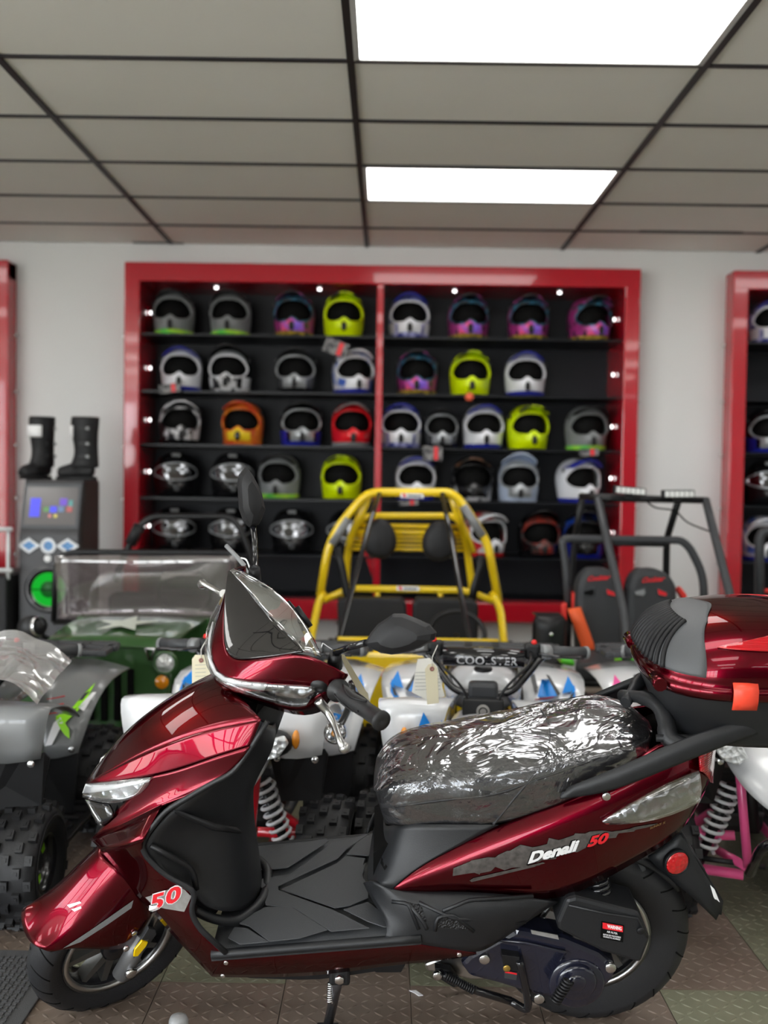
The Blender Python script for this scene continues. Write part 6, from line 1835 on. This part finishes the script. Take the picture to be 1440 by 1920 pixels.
for l in ([(1174, 1262), (1178, 1250), (1192, 1240), (1226, 1242), (1230, 1280), (1180, 1284)], [(1050, 1246), (1056, 1232), (1078, 1236), (1080, 1252)]):
    g = G(); g.prism(pp(l, 4.15), (0, .25, 0)); g.build('green_nose', mat('kart_green', (.10, .60, .03), .3, coat=.5), bk, bev=.02)
g = G(); g.box((1.18, 4.75, .12), (.75, 1.1, .05), bev=.01); g.build('floor_pan', BLACK, bk)
for s in (-1, 1):
    for y, d in ((4.25, .36), (5.2, .42)):
        knobby('kart_tyre', bk, (s * .385, y - 4.8, d / 2), d, .18, RIMM)
    g = G(); g.tube([(1.18 + s * .30, 5.2, .21), (1.18, 5.2, .21)], .02, 8); g.build('axle', BLACK, bk)
    g = G(); g.tube([(1.18 + s * .30, 4.25, .18), (1.18, 4.4, .15)], .016, 8); g.build('front_axle', BLACK, bk)
# ladder-like steel frame at the right edge
t = thing('steel_frame', 'grey steel tube frame at the right edge, before the right display', 'frame', (2.0, 5.4, 0))
g = G(); g.tube(bend([atY(1424, 1262, 5.4), atY(1424, 1010, 5.4), atY(1432, 996, 5.4), atY(1470, 1000, 5.4)], .04), .025, 10); g.build('post', DKGREY, t)
g = G(); q = atY(1450, 1110, 5.42); g.tube([atY(1426, 1108, 5.4), atY(1475, 1108, 5.42)], .012, 8); g.build('red_rung', REDB, t)

# ------------------------------------------------------------------ green utility kart
JX = -1.06
GRN = mat('army_green', (.028, .085, .022), .3, coat=.5, var=((.035, .10, .028), 5, .3))
jk = thing('utility_kart', 'army green utility kart with a clear windshield and white star on the hood', 'utility kart', (JX, 4.4, 0))
ktube('windshield_frame', [(101, 1166), (104, 1066), (114, 1042), (134, 1035), (428, 1036), (446, 1050), (452, 1090), (454, 1166), (101, 1166)], 4.6, .013, BLACK, jk, .05)
q = pp([(106, 1163), (108, 1068), (118, 1047), (136, 1040), (426, 1041), (442, 1054), (447, 1090), (448, 1163)], 4.6)
g = G(); n_ = 14
g.grid([[atY(108 + (446 - 108) * i / n_, 1163 - 122 * j / 8, 4.6) + V((0, .035 * math.sin(i / n_ * math.pi) * (1 + .3 * math.sin(j * .9)) - .09 * (j / 8) ** 2 * .5, 0)) for j in range(9)] for i in range(n_ + 1)])
g.build('windshield', clearmat('tinted_acrylic', (.78, .72, .73), .16, .8, .03, haze=.15, hazec=(.42, .37, .37)), jk, solid=.003)
def jb(x, y): return None
hz0, hz1 = atY(193, 1211, 3.9).z, atY(255, 1160, 4.55).z
g = G(); g.grid([[V((JX + x * .245 * (1 + .12 * k / 4), 3.9 + .65 * k / 4, hz0 + (hz1 - hz0) * k / 4 - .012 * x * x + .02 * math.sin(k * .7))) for x in (-1, -.6, 0, .6, 1)] for k in range(5)]); hd = g.build('hood', GRN, jk, solid=.012)
g = G()
star = [(math.cos(math.pi / 2 + i * math.pi / 5) * (.13 if i % 2 == 0 else .05), math.sin(math.pi / 2 + i * math.pi / 5) * (.13 if i % 2 == 0 else .05)) for i in range(10)]
g.prism([V((JX + x, 4.22 + y * 1.5, hz0 + (hz1 - hz0) * (.32 + y * 1.5) / .65 + .034)) for x, y in star], (0, 0, .0015)); g.build('white_star', mat('star_white', (.62, .66, .58), .4), hd)
g = G(); g.box((JX, 3.93, (hz0 + .14) / 2), (.49, .05, hz0 - .14), bev=.008); fc = g.build('front_panel', GRN, jk)
for k in range(5):
    g = G(); g.box((JX - .10 + .05 * k, 3.90, .40), (.026, .012, .20), bev=.005); g.build('grille_slot', INK, fc)
for s in (-1, 1):
    c = V((JX + s * .233, 3.9, atY(309, 1243, 3.89).z))
    g = G(); g.lathe(c, (0, -1, 0), [(.046, 0), (.046, .016), (.038, .018), (.036, .01)], 24); hl = g.build('headlight_ring', GRN, fc)
    g = G(); g.lathe(c + V((0, -.008, 0)), (0, -1, 0), [(.037, 0), (.034, .006), (.0001, .012)], 24); g.build('headlight', mat('round_lamp', (.75, .76, .75), .15, .3, coat=1., bump=(60, .8, 'voronoi')), fc)
    g = G(); g.disc(V((JX + s * .22, 3.902, atY(303, 1279, 3.89).z)), (0, -1, 0), .026, .015, 20); g.build('amber_lamp', ORANGE, fc)
    g = G(); g.tube([V((JX + s * .17, 3.895, hz0 - .05)), V((JX + s * .16, 3.885, hz0 - .005)), V((JX + s * .19, 3.885, hz0 - .005)), V((JX + s * .18, 3.895, hz0 - .05))], .006, 6); g.build('hood_latch', STEEL, fc)
    g = G(); g.grid([[V((JX + s * x, y, z)) for x in (.25, .34, .44)] for y, z in ((3.96, .30), (3.98, .40), (4.10, .44), (4.4, .44), (4.5, .30))]); g.build('fender', GRN, jk, sub=1, solid=.01)
    for y in (4.24, 5.15):
        knobby('utility_tyre', jk, (s * .36, y - 4.4, .2), .40, .15, RIMM)
    g = G(); g.box((JX + s * .36, 4.85, .36), (.03, .62, .26), bev=.01); g.build('side_panel', GRN, jk)
g = G(); g.box((JX, 4.6, (hz1 + .3) / 2), (.62, .05, hz1 - .3), bev=.006); g.build('cowl_panel', GRN, jk)
g = G(); g.box((JX, 4.75, .20), (.6, 1.3, .05)); g.build('floor_pan', BLACK, jk)
g = G(); g.box((JX, 5.1, .45), (.6, .12, .40), bev=.03); g.build('seat_back', BLACKM, jk)
ktube('roll_bar', [(214, 1090), (238, 1030), (262, 985), (286, 968), (428, 968), (448, 985), (470, 1040), (480, 1090)], 5.25, .017, BLACK, jk)
g = G(); q = pp([(244, 1020), (262, 985)], 5.24); g.tube(q, .03, 8); g.build('bar_strap', BLACKM, jk)
g = G(); q = pp([(103, 1205), (82, 1194), (66, 1180)], [4.5, 4.45, 4.42]); g.tube(q, .012, 8); mrr = g.build('mirror_arm', BLACK, jk)
c = atY(58, 1178, 4.42); g = G(); g.ball(c, (.06, .03, .055), 16, 10); g.build('mirror_head', BLACK, mrr)
g = G(); g.lathe(c + V((.03, -.01, .01)), (1, -.6, .2), [(.04, .0), (.045, .01), (.04, .02)], 20); g.build('mirror_ring', STEEL, mrr)
g = G(); c = atY(345, 1110, 4.75); g.tube([c + V((.12 * math.cos(a), .04 * math.sin(a), .12 * math.sin(a))) for a in [2 * math.pi * i / 24 for i in range(24)]], .012, 8, closed=True); g.build('steering_wheel', BLACK, jk)

# ------------------------------------------------------------------ mat and floor post in the foreground
MX0, MX1, MY0, MY1 = -1.7, -.80, 1.7, 2.63
t = thing('rubber_mat', 'dark ribbed rubber floor mat at the lower left corner', 'mat', ((MX0 + MX1) / 2, (MY0 + MY1) / 2, 0))
MG = mat('mat_grey', (.075, .075, .078), .8, bump=(500, .3, 'noise'))
g = G(); g.box(((MX0 + MX1) / 2, (MY0 + MY1) / 2, .0055), (MX1 - MX0, MY1 - MY0, .006), bev=.003); g.build('base', MG, t)
g = G(); z = .008
k = 0
for i in range(62):
    for j in range(60):
        x, y = MX0 + .03 + .0145 * i, MY0 + .03 + .0145 * j
        if x > MX1 - .03 or y > MY1 - .03 or x < -1.2 or y < 2.0: continue
        g.box((x, y, z + .0015), (.011, .0075, .004) if (i + j) % 2 else (.0075, .011, .004))
g.build('rib', MG, t, kind='stuff')
c = atY(335, 1906, 2.02)
t = thing('floor_post', 'grey rounded steel post top at the bottom edge of the photo', 'post', (c.x, c.y, 0))
g = G(); g.lathe((c.x, c.y, 0), (0, 0, 1), [(.05, 0), (.05, .012), (.018, .016), (.0175, c.z - .03), (.0195, c.z - .025), (.0195, c.z - .008), (.016, c.z + .0), (.008, c.z + .003), (.0001, c.z + .004)], 20); g.build('post', GREY, t)
t = thing('litter', 'small white scrap on the floor right of the side stand', 'scrap', atZ(778, 1862, .002))
g = G(); g.prism([atZ(x, y, .002) for x, y in ((767, 1858), (780, 1858), (793, 1867), (785, 1868), (776, 1862))], (0, 0, .002)); g.build('scrap', WHITEP, t)
